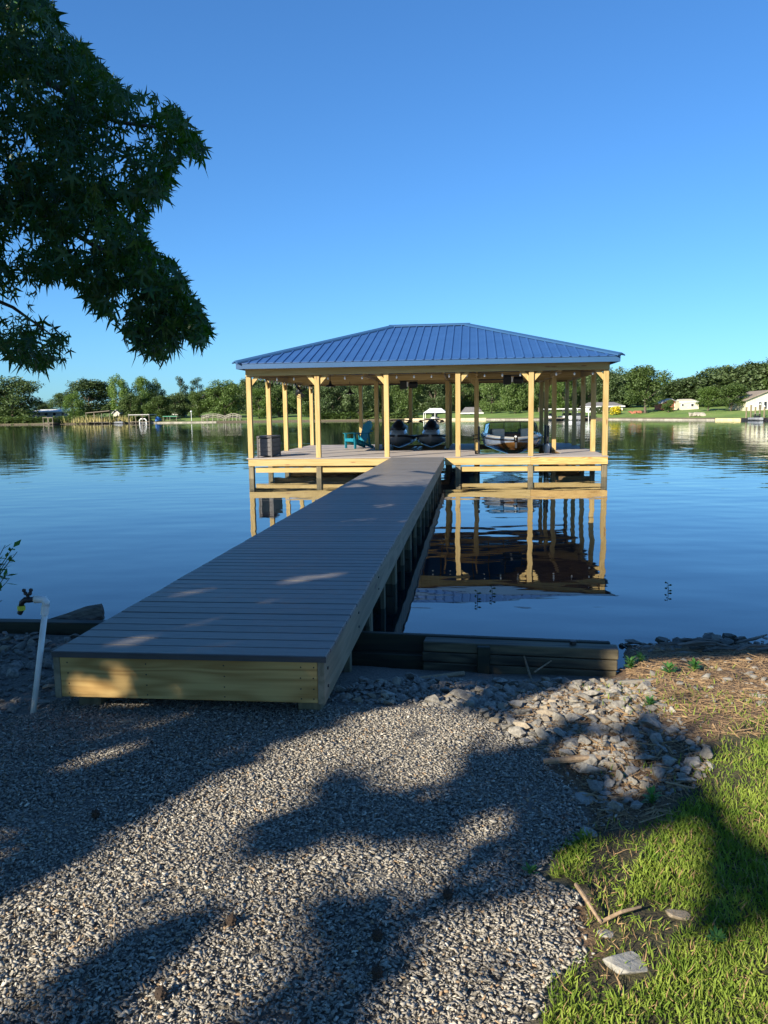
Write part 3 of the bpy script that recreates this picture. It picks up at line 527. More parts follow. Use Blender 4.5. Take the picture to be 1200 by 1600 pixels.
# ------------------------------------------------------------ jet skis, motorboat
def hull_ring(y, b, zk, zc, zg, n=6):
    L = [(0, zk), (b*.45, zk+(zc-zk)*.42), (b*.86, zc), (b, zc+(zg-zc)*.45), (b*.97, zg)]
    pts = [(-x, y, z) for x, z in L[::-1]]+[(x, y, z) for x, z in L[1:]]; return pts
def jetski(loc, label, tilt=0):
    t = thing('jet_ski', label, 'jet ski', loc, tilt, 'jet skis on the boathouse lift')
    # bow at -Y
    sta = [(-1.55, .05, .42, .46, .50), (-1.45, .20, .26, .38, .50), (-1.15, .40, .10, .28, .48), (-.6, .53, .02, .22, .45), (.2, .58, 0, .2, .42), (1.2, .57, 0, .2, .40), (1.5, .52, .04, .22, .38)]
    MB().loft([hull_ring(y, b, k_, c, g) for y, b, k_, c, g in sta]).obj('hull', 'geldark', t, smooth=True)
    for s in (-1, 1): MB().tube([(s*b*1.0, y, g-.02) for y, b, k_, c, g in sta], .04, 6).obj('bumper_strip', 'black', t, smooth=True)
    hood = []
    for y, b, z in ((-1.48, .08, .53), (-1.2, .27, .60), (-.85, .34, .70), (-.5, .33, .80), (-.25, .28, .82), (.0, .22, .78)):
        hood.append([(-b, y, .44), (-b*.92, y, .44+(z-.44)*.55), (-b*.5, y, z), (b*.5, y, z), (b*.92, y, .44+(z-.44)*.55), (b, y, .44)])
    MB().loft(hood).obj('hood', 'gelgrey', t, smooth=True)
    cv = []
    for y, b, z0, z in ((-1.02, .05, .66, .70), (-.85, .25, .66, .86), (-.55, .30, .74, 1.0), (-.3, .25, .78, 1.06), (-.15, .15, .8, 1.02)):
        cv.append([(-b, y, z0), (-b*.55, y, z0+(z-z0)*.7), (0, y, z), (b*.55, y, z0+(z-z0)*.7), (b, y, z0)])
    MB().loft(cv).obj('steering_cover', 'black', t, smooth=True)
    MB().tube([(-.40, -.18, .99), (-.2, -.26, 1.02), (0, -.28, 1.03), (.2, -.26, 1.02), (.40, -.18, .99)], .022, 8).obj('handlebar', 'black', t)
    for s in (-1, 1):
        MB().tube([(s*.30, -.42, .92), (s*.42, -.44, .98), (s*.46, -.42, .95)], [.02, .05, .02], 8).obj('mirror', 'black', t)
        MB().box(s*.46-.10, s*.46+.10, -.3, 1.3, .40, .43).obj('footwell', 'black', t)
    seat = [[(-.2*w_, y, .42), (-.2*w_, y, z-.08), (-.13*w_, y, z), (.13*w_, y, z), (.2*w_, y, z-.08), (.2*w_, y, .42)] for y, w_, z in ((-.05, .9, .78), (.3, 1, .76), (.7, 1.05, .80), (1.2, 1.1, .84), (1.35, .9, .76))]
    MB().loft(seat).obj('seat', 'black', t, smooth=True)
    for s in (-1, 1): MB().box(s*.5-.05, s*.5+.05, -1.0, 1.4, -.10, -.02).obj('cradle_runner', 'darkmetal', t)
jetski((-1.12, 25.65, -.02), 'grey and black jet ski left of its twin, half hidden behind a front post')
jetski((.08, 25.65, -.02), 'grey and black jet ski in full view, right of its twin under the roof')
bt = thing('motorboat', 'silver and brown bowrider motorboat with wraparound windshield on the lift in the right slip', 'boat', (2.87, 23.4, -.02))
sta = [(-2.95, .06, .30, .36, .46), (-2.8, .30, .16, .34, .47), (-2.4, .62, .02, .27, .48), (-1.7, .86, -.10, .2, .50), (-.8, .95, -.16, .16, .52), (.5, .98, -.18, .14, .53), (2.9, .96, -.18, .14, .50)]
ST = lambda b, k_, c, g, y: [(0, k_), (b*.5, k_+(c-k_)*.5), (b*.90, c)]
lo = []; hi = []
for y, b, k_, c, g in sta:
    L = [(0, k_), (b*.5, k_+(c-k_)*.5), (b*.90, c)]; lo.append([(-x, y, z) for x, z in L[::-1]]+[(x, y, z) for x, z in L[1:]])
MB().loft(lo, cap=False, closed=False).obj('hull_bottom', 'hullbrown', bt, smooth=True)
for s in (-1, 1):
    MB().loft([[(s*b*.90, y, c), (s*b*.95, y, c+(g-c)*.15)] for y, b, k_, c, g in sta], cap=False, closed=False).obj('hull_stripe', 'geldark', bt, smooth=True)
    MB().loft([[(s*b*.95, y, c+(g-c)*.15), (s*b*1.01, y, c+(g-c)*.65), (s*b, y, g)] for y, b, k_, c, g in sta], cap=False, closed=False).obj('hull_side', 'gelblue', bt, smooth=True)
    MB().tube([(s*b*1.01, y, g-.05) for y, b, k_, c, g in sta], .028, 6).obj('rub_rail', 'black', bt, smooth=True)
    MB().loft([[(s*b, y, g), (s*b*.96, y, g+.05), (s*max(b-.22, .0), y, g+.04), (s*max(b-.25, 0), y, g-.05)] for y, b, k_, c, g in sta], cap=False, closed=False).obj('gunwale', 'gelsilver', bt, smooth=True)
    MB().box(s*.40-.16, s*.40+.16, -2.1, -1.0, .32, .46).obj('bow_cushion', 'vinyl', bt, .04); MB().box(s*.46-.20, s*.46+.20, -1.0, -.86, .36, .72).obj('bow_backrest', 'vinyl', bt, .03)
    MB().box(s*.50-.22, s*.50+.22, .4, .95, .20, .42).obj('seat', 'vinyl', bt, .04); MB().box(s*.50-.22, s*.50+.22, .92, 1.05, .4, .68).obj('seat_back', 'vinyl', bt, .03)
MB().add([(x, y, .12) for y, b in ((-2.7, .1), (-1.7, .6), (2.85, .7)) for x in (-b, b)], [(0, 1, 3, 2), (2, 3, 5, 4)]).obj('cockpit_floor', 'vinyldark', bt)
MB().box(-.7, .7, -.84, -.70, .12, .55).obj('bulkhead', 'vinyldark', bt); MB().box(-.9, .9, 2.75, 2.9, .1, .52).obj('transom', 'gelsilver', bt, .02); MB().box(-.75, .75, 1.5, 2.7, .12, .50).obj('engine_cover', 'vinyl', bt, .05)
WS = [(-.92, .25, .55), (-.80, -.55, .55), (-.28, -.80, .57), (.28, -.80, .57), (.80, -.55, .55), (.92, .25, .55)]
WT = [(-.86, .40, .86), (-.72, -.28, .92), (-.26, -.50, .94), (.26, -.50, .94), (.72, -.28, .92), (.86, .40, .86)]
for i in range(5): MB().add([WS[i], WS[i+1], WT[i+1], WT[i]], [(0, 1, 2, 3)]).obj('windshield_pane', 'glass', bt)
MB().tube(WT, .017, 6).obj('windshield_top_rail', 'darkmetal', bt); MB().tube(WS, .02, 6).obj('windshield_base_rail', 'darkmetal', bt)
for a, b in zip(WS, WT): MB().tube([a, b], .014, 6).obj('windshield_strut', 'darkmetal', bt)
lathe([(0, .05), (.03, .045), (.04, 0), (.03, -.03)], 10, (0, -2.86, .50)).obj('bow_light', 'whitepaint', bt); MB().box(-.03, .03, -2.99, -2.96, .18, .36).obj('bow_eye', 'darkmetal', bt)
for i, (x, y) in enumerate(((-1.10, -1.2), (-1.16, -.2), (1.10, -1.4), (1.16, .2))):
    g = thing('guide_pole', ['slim black guide pole nearest the bow on the left of the motorboat', 'slim black guide pole farther back on the left of the motorboat', 'slim black guide pole nearest the bow on the right of the motorboat', 'slim black guide pole farther back on the right of the motorboat'][i], 'pole', (2.87+x, 23.4+y, -1.2), 0, 'guide poles beside the motorboat')
    MB().tube([(0, 0, 0), (0, 0, 1.95)], .035, 8).obj('pole', 'black', g); lathe([(.0, 2.0), (.035, 1.99), (.04, 1.95)], 8).obj('pole_cap', 'black', g)
fd = thing('boat_fender', 'pale grey cylindrical fender hanging right of the motorboat bow', 'fender', (3.93, 21.9, -.25)); lathe([(.03, 0), (.08, .05), (.09, .15), (.09, .36), (.08, .44), (.03, .48)], 14).obj('body', 'gelgrey', fd, smooth=True); MB().tube([(0, 0, .48), (.02, .1, .62), (-.05, .5, .75)], .012, 6).obj('rope', 'black', fd)
rp = thing('mooring_rope', 'black rope looped on the inner post left of the motorboat', 'rope', (1.66, 22.3, .3))
MB().tube([(.12*math.cos(a)+.03, .12*math.sin(a)+.05, .0+.01*k_) for k_, a in enumerate(np.linspace(0, 12.6, 26))], .014, 6).obj('coil', 'black', rp); MB().tube([(.12, 0, .05), (.25, -.1, .02), (.42, -.1, .14), (.52, -.05, .28)], .013, 6).obj('rope_tail', 'black', rp)
# ------------------------------------------------------------ far shore: trees
def leaf_cards(c, size):
    """quads at centres c with random orientation, slightly bent"""
    n = len(c); R = rotmats(n, 1.5); pv = np.array([[-.5, -.35, 0], [.5, -.35, .12], [.5, .35, -.05], [-.5, .35, .14]])
    return scatter([(pv, np.array([[0, 1, 2, 3]]))], c, R, size, np.zeros(n, int))
def crown(kind, n, seed, leaf):
    global rng
    rng = np.random.default_rng(seed); P_ = []
    lumps = []
    if kind == 'pine':
        for k in range(16):
            z = .30+.66*(k/15); r = .30*(1-((z-.45)/.62)**2)*rng.uniform(.6, 1.1); a = rng.uniform(0, 6.28); lumps.append((r*math.cos(a), r*math.sin(a), z, .13*rng.uniform(.8, 1.2), .07))
    else:
        nl = 46 if kind == 'round' else 40; z0 = {'round': .07, 'tall': .06, 'lawn': .20}[kind]
        for k in range(nl):
            z = z0+(.91-z0)*rng.random()**.85; t = (z-z0)/(.95-z0)
            prof = {'round': math.sqrt(max(0, 1-(t*1.9-.85)**2*.82)), 'lawn': math.sqrt(max(0, 1-(t*1.9-.85)**2*.82)), 'tall': math.sqrt(max(.02, 1-(t*1.8-.7)**2*.85))}[kind]
            a = rng.uniform(0, 6.28); r = .37*prof*rng.random()**.4; s = rng.uniform(.10, .17); lumps.append((r*math.cos(a), r*math.sin(a), z, s, s*.8))
    wsum = np.array([l[3]**2 for l in lumps]); cnt = (wsum/wsum.sum()*n).astype(int)
    for (x, y, z, s, sz), m in zip(lumps, cnt):
        d = rng.normal(size=(m, 3)); d /= np.linalg.norm(d, axis=1)[:, None]; r = rng.random(m)**.33*rng.uniform(.75, 1.15, m)
        p = d*r[:, None]*np.array([s, s, sz])+np.array([x, y, z]); p[:, 2] += .012*rng.normal(size=m); P_.append(p)
    p = np.concatenate(P_); p[:, 2] = np.clip(p[:, 2], .03, 1.02)
    return leaf_cards(p, leaf*rng.uniform(.6, 1.35, len(p)))
def trunk_mesh(kind, seed):
    random.seed(seed); mb = MB(); top = .93 if kind == 'pine' else .62
    pts = [(0, 0, -.03), (.004, 0, .05), (.008*random.uniform(-1, 1), .01, .2), (.02*random.uniform(-1, 1), .0, .4), (0, .01, top)]; mb.tube(pts, [.034, .024, .02, .016, .006], 8)
    for k in range(7):
        a = k*2.4+random.random(); z = random.uniform(.2, .5); r = random.uniform(.18, .3); mb.tube([(0, 0, z), (r*.5*math.cos(a), r*.5*math.sin(a), z+.1), (r*math.cos(a), r*math.sin(a), z+.22)], [.012, .008, .003], 5)
    return mb.mesh('bark', 0, True)
PROT = {}
for kind, key, n, leaf, ms in (('lawn', 'la', 10000, .025, ['leaf_mid', 'leaf_light']), ('round', 'ra', 11000, .026, ['leaf_dark', 'leaf_mid', 'leaf_light']), ('round', 'rb', 11000, .025, ['leaf_dark', 'leaf_mid', 'leaf_light']), ('tall', 'ta', 10000, .023, ['leaf_mid', 'leaf_light', 'leaf_dark']), ('tall', 'tb', 9000, .023, ['leaf_mid', 'leaf_light', 'leaf_dark']), ('pine', 'p', 2600, .024, ['leaf_pine'])):
    v, f = crown(kind, n, sum(map(ord, key))*3+n, leaf)
    for m in ms: PROT[key, m] = npmesh(v, f, m)
    PROT[key] = trunk_mesh(kind, ord(key[-1]))
rng = np.random.default_rng(11); random.seed(5)
def on_shore(px, d):
    Y = 170.
    for _ in range(30):
        x = at(px, 650, Y).x; Y = .5*Y+.5*(float(shoreY(x))+d)
    return at(px, 650, Y).x, Y, float(far_z(d))
def far_tree(px, top, wpx, d, key, m, label, name='tree', group='trees on the far shore', zoff=0):
    x, Y, z = on_shore(px, d); h = (at(px, top, Y).z-z)*1.0; wd = wpx/FPX*math.hypot(x-CAM[0], Y-CAM[1])*1.08
    t = thing(name, label, 'tree', (x, Y, z), random.uniform(0, 6.28), group); t.scale = (wd, wd, h)
    if key == 'p': t.scale = (wd*1.1, wd*1.1, h)
    link('trunk', PROT[key], t); link('crown', PROT[key, m], t); return t
D_, MI, LI, PI_ = 'leaf_dark', 'leaf_mid', 'leaf_light', 'leaf_pine'
FT = [
 (20, 588, 92, 14, 'ra', D_, 'big dark round tree at the far left edge of the far shore'),
 (-75, 584, 100, 16, 'rb', D_, 'big dark tree just beyond the left edge of the far shore'),
 (140, 591, 88, 22, 'rb', D_, 'large dark round tree right of the long low grey house'),
 (95, 614, 36, 40, 'tb', MI, 'smaller dull green tree peeping left behind the large dark round tree'),
 (116, 611, 34, 8, 'ta', LI, 'bright yellow-green small tree standing in front of the large dark round tree'),
 (70, 627, 34, 70, 'ra', D_, 'low distant tree showing over the roof of the long grey house'),
 (188, 584, 42, 16, 'ta', LI, 'tall light green tree left of three, above the cream shed'),
 (222, 588, 42, 20, 'tb', LI, 'tall light green tree in the middle of three on the left shore'),
 (244, 591, 36, 24, 'ta', MI, 'tall mid green tree, right one of three on the left shore'),
 (205, 614, 40, 10, 'ra', MI, 'low leafy tree in front of the three tall light green trees'),
 (248, 617, 46, 9, 'rb', MI, 'olive green rounded tree behind the flat grey dock roof'),
 (284, 589, 30, 34, 'p', PI_, 'thin loose pine standing left of a pair above the left shore'),
 (311, 591, 34, 36, 'p', PI_, 'thin loose pine standing right of a pair above the left shore'),
 (279, 613, 44, 18, 'ra', D_, 'dark rounded tree under the left thin pine'),
 (312, 610, 46, 16, 'rb', MI, 'mid green rounded tree behind the white globe lamp post'),
 (352, 594, 74, 14, 'ra', MI, 'broad green dome-shaped tree just left of the boathouse'),
 (388, 590, 40, 40, 'tb', D_, 'dark tree rising behind the broad dome-shaped tree beside the boathouse'),
 (405, 606, 48, 8, 'tb', LI, 'light green tree seen between the two leftmost boathouse posts'),
 (436, 602, 48, 12, 'ra', MI, 'mid green tree seen between the second and third left posts'),
 (470, 596, 46, 10, 'rb', MI, 'green tree seen behind the fan at the left row of posts'),
 (520, 590, 62, 5, 'ra', D_, 'very dark tree at the water seen right of the second front post'),
 (560, 588, 58, 6, 'rb', D_, 'dark tree at the water seen above the turquoise chair'),
 (600, 585, 44, 16, 'ta', MI, 'green tree hidden partly by the third front post'),
 (636, 580, 56, 14, 'ra', MI, 'leafy green tree seen above the left jet ski'),
 (680, 578, 52, 18, 'rb', D_, 'dark green tree behind the white boat shelter'),
 (722, 584, 46, 34, 'ta', MI, 'green tree behind the small tan house'),
 (768, 574, 52, 20, 'tb', MI, 'leafy oak seen left of the motorboat windshield'),
 (805, 572, 56, 18, 'ra', MI, 'leafy oak seen straight above the motorboat'),
 (842, 578, 50, 22, 'rb', MI, 'leafy oak seen behind the fifth front post'),
 (880, 580, 50, 26, 'ta', LI, 'light green tree above the long white dock roof'),
 (918, 576, 50, 34, 'rb', D_, 'dark tree seen between the right-hand posts'),
 (958, 574, 60, 46, 'ra', D_, 'dark tree rising behind the white porch house'),
 (1008, 572, 76, 14, 'la', MI, 'tall full green tree alone on the lawn right of the boathouse'),
 (1044, 624, 20, 17, 'rb', MI, 'small bushy tree in front of the brick garage'),
 (1106, 604, 38, 20, 'la', LI, 'small rounded lawn tree, left one of a pair before the right wood'),
 (1142, 599, 54, 20, 'la', MI, 'rounded lawn tree, right one of a pair beside the cream house'),
 (1068, 590, 76, 60, 'ra', D_, 'wide dark tree behind the cream shed on the right shore'),
 (1122, 572, 76, 80, 'tb', D_, 'tall dark tree on the skyline behind the pair of lawn trees'),
 (1172, 564, 80, 64, 'rb', D_, 'tall dark tree on the skyline behind the cream house'),
 (1232, 548, 80, 54, 'ra', MI, 'tall tree at the far right edge of the photo'),
]
for a in FT: far_tree(*a)
# far wood as one mass behind
v1, f1 = crown('round', 1900, 77, .055); v2, f2 = crown('tall', 1700, 78, .055); rng = np.random.default_rng(21)
VV = []; FF = []; off = 0
def wood_px(px, top, d, wpx):
    global off
    x, Y, z = on_shore(px, d); h = at(px, top, Y).z-z; wd = wpx/FPX*(Y+4)
    vv, ff = (v1, f1) if rng.random() < .6 else (v2, f2); a = rng.uniform(0, 6.28); c, s = math.cos(a), math.sin(a)
    p = vv*np.array([wd, wd, h]); p = np.stack([p[:, 0]*c-p[:, 1]*s+x, p[:, 0]*s+p[:, 1]*c+Y, p[:, 2]+z], -1)
    VV.append(p); FF.append(ff+off); off += len(vv)
TOPX = [-300, -60, 60, 90, 160, 240, 330, 400, 480, 600, 700, 800, 900, 960, 1040, 1085, 1120, 1160, 1200, 1500]
TOPY = [600, 615, 634, 632, 625, 612, 605, 592, 592, 590, 588, 586, 584, 583, 600, 588, 578, 570, 562, 540]
for px in np.arange(-240, 1460, 21):
    if 52 < px < 84: continue
    for d in ((62, 100) if px > 330 or px < -40 else (110,)): wood_px(px+rng.uniform(-9, 9), np.interp(px, TOPX, TOPY)+rng.uniform(-3, 9)+(8 if px < 330 else 0), d+rng.uniform(-8, 8), rng.uniform(52, 76))
    if 400 < px < 950 or px > 1230 or px < -40: wood_px(px+rng.uniform(-9, 9), np.interp(px, TOPX, TOPY)+rng.uniform(6, 26), 44+rng.uniform(-6, 6), rng.uniform(46, 62))
tag(link('far_wood', npmesh(np.concatenate(VV), np.concatenate(FF), 'leaf_dark')), 'dark green wood closing the view behind the far shore houses', 'wood', kind='stuff')
# under-growth along the far bank
VV = []; FF = []; off = 0
vb, fb = crown('round', 500, 91, .09)
for px in np.concatenate([np.arange(-20, 66, 4), np.arange(80, 140, 4), np.arange(176, 232, 6), np.arange(495, 585, 6), np.arange(600, 650, 8)]):
    x, Y, z = on_shore(px+rng.uniform(-3, 3), rng.uniform(.5, 3)); s = rng.uniform(1.6, 2.8); VV.append(vb*np.array([s*1.8, s*1.8, s*.8])+np.array([x, Y, z-.3])); FF.append(fb+off); off += len(vb)
tag(link('bank_shrubbery', npmesh(np.concatenate(VV), np.concatenate(FF), 'leaf_mid')), 'low green shrubbery crowding the far water edge', 'shrubbery', kind='stuff')
n = 900; rp_ = []; 
for _ in range(n):
    x, Y, z = on_shore(rng.uniform(138, 176), rng.uniform(.3, 5)) if _ % 30 == 0 else (x+rng.normal()*.8, Y+rng.normal()*.7, z); rp_.append((x, Y, z))
rp_ = np.array(rp_); pv = np.array([[-.05, 0, 0], [.05, 0, 0], [.0, .0, 1.]]); V, F = scatter([(pv, np.array([[0, 1, 2]]))], rp_, rotmats(n, .35), np.stack([np.full(n, 1.6), np.full(n, 1.), rng.uniform(.9, 2.0, n)], -1), np.zeros(n, int))
tag(link('reeds', npmesh(V, F, 'reed')), 'golden dry reeds under the far grey pergola on the left shore', 'reeds', kind='stuff')
# ------------------------------------------------------------ far shore: houses, docks
def far_house(name, label, px0, px1, d, eave_py, ridge_py, depth, wallm, roofm, openings=(), gable=False, over=.4, chim=False, cat='house'):
    x0, Y0, z = on_shore((px0+px1)/2, d); a = at(px0, eave_py, Y0); b = at(px1, eave_py, Y0); ze = (a.z+b.z)/2-z; zr = at((px0+px1)/2, ridge_py, Y0).z-z; W = b.x-a.x
    t = thing(name, label, cat, ((a.x+b.x)/2, Y0, z)); w2 = W/2
    MB().box(-w2, w2, 0, depth, -.5, ze).obj('wall', wallm, t)
    if gable:  # gable end faces the lake
        MB().prism([(-w2, .002, ze), (w2, .002, ze), (0, .002, zr)], (0, depth-.01, 0)).obj('gable_wall', wallm, t)
        for s in (-1, 1): MB().prism([(s*(w2+over), -over, ze-over*(zr-ze)/w2+.03), (0, -over, zr+.03), (0, -over, zr+.18), (s*(w2+over), -over, ze-over*(zr-ze)/w2+.18)], (0, depth+2*over, 0)).obj('roof', roofm, t)
    else:
        MB().add([(-w2-over, -over, ze), (w2+over, -over, ze), (w2+over, depth+over, ze), (-w2-over, depth+over, ze), (-w2*.7, depth/2, zr), (w2*.7, depth/2, zr)], [(0, 1, 5, 4), (1, 2, 5), (2, 3, 4, 5), (3, 0, 4), (0, 3, 2, 1)]).obj('roof', roofm, t)
        MB().box(-w2-over-.03, w2+over+.03, -over-.06, -over-.02, ze-.22, ze+.03).obj('eave_board', 'housewhite', t)
    for (f0, f1, h0, h1, knd) in openings:
        X0, X1 = -w2+W*f0, -w2+W*f1; Z0, Z1 = ze*h0, ze*h1
        fr = MB().box(X0-.08, X1+.08, -.07, .02, Z0-.08, Z1+.08).obj('window_frame' if knd == 'w' else ('door' if knd == 'd' else 'garage_door'), 'housewhite' if knd != 'g' else 'housebrick', t)
        if knd != 'g': MB().box(X0, X1, -.11, -.071, Z0, Z1).obj('pane', 'windowdark', fr)
    if chim: MB().box(w2*.3, w2*.3+.9, depth*.5, depth*.5+.9, zr-.6, zr+.8).obj('chimney', 'housebrick', t)
    return t
far_house('lake_house', 'long low grey house with pale flat roof among the trees on the far left', 44, 108, 26, 643.2, 639.5, 8, 'housewall', 'housewhite', [(.06, .10, .15, .85, 'd'), (.22, .30, .4, .8, 'w'), (.40, .48, .4, .8, 'w'), (.60, .68, .4, .8, 'w'), (.82, .88, .3, .9, 'w')])
far_house('garden_shed', 'small cream shed under the tall light green trees on the left shore', 177, 186, 8, 645, 641, 3, 'housecream', 'shinglelight', [(.6, .8, .1, .7, 'd')], gable=True, cat='shed')
far_house('cottage', 'pale cottage glimpsed under the dark trees left of the globe lamp', 268, 283, 24, 647, 643, 5, 'housewall', 'shingle', [(.2, .4, .3, .8, 'w'), (.6, .8, .3, .8, 'w')])
far_house('tan_house', 'small tan house with dark roof seen behind the fourth front post', 722, 753, 14, 645, 636, 7, 'housetan', 'shingle', [(.1, .25, .3, .8, 'w'), (.4, .55, .0, .8, 'd'), (.7, .9, .3, .8, 'w')], gable=False, chim=True)
far_house('porch_house', 'white house with grey roof and screened porch just right of the boathouse posts', 916, 973, 22, 634.5, 628, 8, 'housewhite', 'shingle', [(.38, .5, .05, .72, 'w'), (.53, .68, .05, .72, 'w'), (.72, .92, .05, .72, 'w'), (.06, .2, .2, .75, 'w')])
far_house('brick_garage', 'brick garage with white gable roof behind the small bushy tree', 1036, 1059, 26, 629.5, 624, 7, 'housebrick', 'shinglelight', [(.3, .68, .0, .80, 'g'), (.8, .9, .0, .85, 'd')], gable=True, cat='garage')
far_house('cream_shed', 'cream building with flat front standing right of the brick garage', 1062, 1092, 28, 627, 623, 7, 'housecream', 'housecream', [(.12, .20, .45, .7, 'w'), (.6, .72, .4, .7, 'w')], cat='building', over=.1)
far_house('cream_house', 'large cream house with brown roof at the right edge of the far shore', 1166, 1236, 22, 625, 611, 9, 'housecream', 'shinglebrown', [(.28, .34, .05, .8, 'd'), (.40, .46, .1, .85, 'w'), (.50, .56, .1, .85, 'w'), (.7, .8, .3, .8, 'w')], gable=True)
def far_canopy(name, label, px0, px1, d0, top_py, nposts, depth, roofm, postm, slope=.0, cat='dock', deck=True, hip=0):
    x, Y, z = on_shore((px0+px1)/2, d0); a = at(px0, top_py, Y); b = at(px1, top_py, Y); W = b.x-a.x; zt = (a.z+b.z)/2; t = thing(name, label, cat, ((a.x+b.x)/2, Y, ZW)); w2 = W/2; h = zt-ZW
    if hip: MB().add([(-w2, 0, h), (w2, 0, h), (w2, depth, h), (-w2, depth, h), (-w2*.5, depth/2, h+hip), (w2*.5, depth/2, h+hip)], [(0, 1, 5, 4), (1, 2, 5), (2, 3, 4, 5), (3, 0, 4), (0, 3, 2, 1)]).obj('roof', roofm, t)
    else: MB().prism([(-w2, 0, h-slope), (w2, 0, h+slope), (w2, 0, h+slope+.16), (-w2, 0, h-slope+.16)], (0, depth, 0)).obj('roof', roofm, t)
    for i in range(nposts):
        X = -w2+.12+(W-.24)*i/(nposts-1); 
        for yy in (.1, depth-.2): MB().box(X-.055, X+.055, yy, yy+.11, -.8, h-slope-.01 if not hip else h-.01).obj('post', postm, t)
    if deck: MB().box(-w2, w2, .3, depth-.3, .35, .5).obj('deck', 'farwood', t)
    return t
far_canopy('pergola_dock', 'far grey dock with flat pergola roof over golden reeds on the left shore', 133, 171, -1, 644, 4, 5, 'farwood', 'farwood', .25)
far_canopy('covered_dock', 'low covered dock with pale flat roof on the left shore', 200, 233, -2, 648.5, 4, 5, 'shinglelight', 'farwood')
far_canopy('small_pier', 'small brown pier with railing in front of the long low grey house', 66, 82, -3, 653, 3, 3, 'farwood', 'farwood')
far_canopy('awning_dock', 'green canvas topped dock right of the covered dock on the left shore', 254, 276, 1, 651, 3, 3, 'greencover', 'farwood')
far_canopy('white_boat_shelter', 'white hipped boat shelter on posts seen between the jet ski and the fourth post', 661, 698, -14, 645, 3, 7, 'housewhite', 'housewhite', hip=1.0)
far_canopy('long_white_dock_roof', 'long white flat dock roof with boats seen between the right-hand posts', 850, 921, -8, 639.5, 5, 7, 'housewhite', 'housewhite')
far_canopy('grey_dock', 'dark floating dock with pilings at the right edge of the far shore', 1160, 1212, -4, 652, 7, 4, 'housewall', 'farwood') if False else None
def far_boat(px, d, L, label, m1='housewhite', m2='windowdark', rz=0., sc=1.):
    x, Y, z = on_shore(px, d); t = thing('moored_boat', label, 'boat', (x, Y, ZW), rz, 'boats moored on the far shore'); t.scale = (sc, sc, sc)
    MB().loft([hull_ring(y*L, b, -.2+k_, .2, .8+.1*k_) for y, b, k_ in ((-.5, .1, .3), (-.38, .7, .1), (-.1, 1, 0), (.5, .95, 0))]).obj('hull', m1, t); MB().box(-.6, .6, -.1*L, .15*L, .82, 1.35).obj('windshield', m2, t, .05); MB().box(-.7, .7, -.12*L, .25*L, 1.75, 1.82).obj('top', m1, t)
    for s in (-1, 1): MB().tube([(s*.6, .2*L, .8), (s*.6, .1*L, 1.75)], .03, 6).obj('top_strut', 'darkmetal', t)
far_boat(186, -2, 5, 'grey boat moored beside the cream shed', 'geldark', rz=.9, sc=.7); far_boat(679, -10, 6, 'white boat under the white hipped shelter'); far_boat(862, -5, 6, 'white boat at the left end under the long white dock roof'); far_boat(887, -5, 6, 'white boat in the middle under the long white dock roof', rz=.2); far_boat(903, -5, 6, 'dark boat at the right end under the long white dock roof', 'geldark')
far_boat(1183, -2, 5, 'small pale boat at the dock on the right edge', 'geldark', rz=.3, sc=.55)
x, Y, z = on_shore(223, -1.5); t = thing('swim_raft_arch', 'white arched frame at the water left of the blue cover', 'frame', (x, Y, ZW))
MB().tube([(-.9, 0, -.4), (-.9, 0, .8), (-.6, 0, 1.15), (.6, 0, 1.15), (.9, 0, .8), (.9, 0, -.4)], .16, 8).obj('arch', 'housewhite', t); MB().box(-1, 1, .2, 2.2, .1, .3).obj('platform', 'housewhite', t)
x, Y, z = on_shore(247, 1.5); t = thing('covered_watercraft', 'blue covered watercraft on the bank right of the white arch', 'boat', (x, Y, z)); MB().loft([[(-w_, y, 0), (-w_*.8, y, h_*.7), (0, y, h_), (w_*.8, y, h_*.7), (w_, y, 0)] for y, w_, h_ in ((-1.4, .3, .5), (-.6, .7, 1.3), (.5, .7, 1.1), (1.4, .5, .6))]).obj('cover', 'bluecover', t, smooth=True); MB().box(-.4, .4, -1.2, 1.2, -.2, .01).obj('trailer', 'darkmetal', t)
x, Y, z = on_shore(299, 1.2); t = thing('globe_lamp_post', 'lamp post with a white globe on the far left shore', 'lamp post', (x, Y, z)); zz = at(299, 643, Y).z-z
MB().tube([(0, 0, -.2), (0, 0, zz-.2)], .07, 8).obj('pole', 'housewhite', t); lathe([(.02, -.22), (.2, -.15), (.26, 0), (.2, .17), (.02, .24)], 12, (0, 0, zz)).obj('globe', 'housewhite', t, smooth=True)
def footbridge(px0, px1, label):
    x0, Y, z = on_shore(px0, .6); x1 = at(px1, 650, Y).x; t = thing('footbridge', label, 'bridge', ((x0+x1)/2, Y, z), 0, 'arched footbridges on the far left bank'); w2 = (x1-x0)/2
    arc = [(-w2+2*w2*i/8, 0, .35+.55*math.sin(math.pi*i/8)) for i in range(9)]
    for yy in (-.6, .6):
        for hh in (.0, .45, .9): MB().tube([(a, b+yy, c+hh) for a, b, c in arc], .06, 5).obj('rail', 'farstone' if hh else 'farwood', t)
        for a, b, c in arc[::2]: MB().box(a-.05, a+.05, yy-.05, yy+.05, -.1, c+.95).obj('baluster', 'farstone', t)
    for i in range(8): a, b = arc[i], arc[i+1]; MB().beam(a, b, 1.2, .08).obj('plank', 'farwood', t)
footbridge(316, 350, 'arched wooden footbridge, left one of two on the far left bank'); footbridge(353, 376, 'arched wooden footbridge, right one of two next to the boathouse corner')
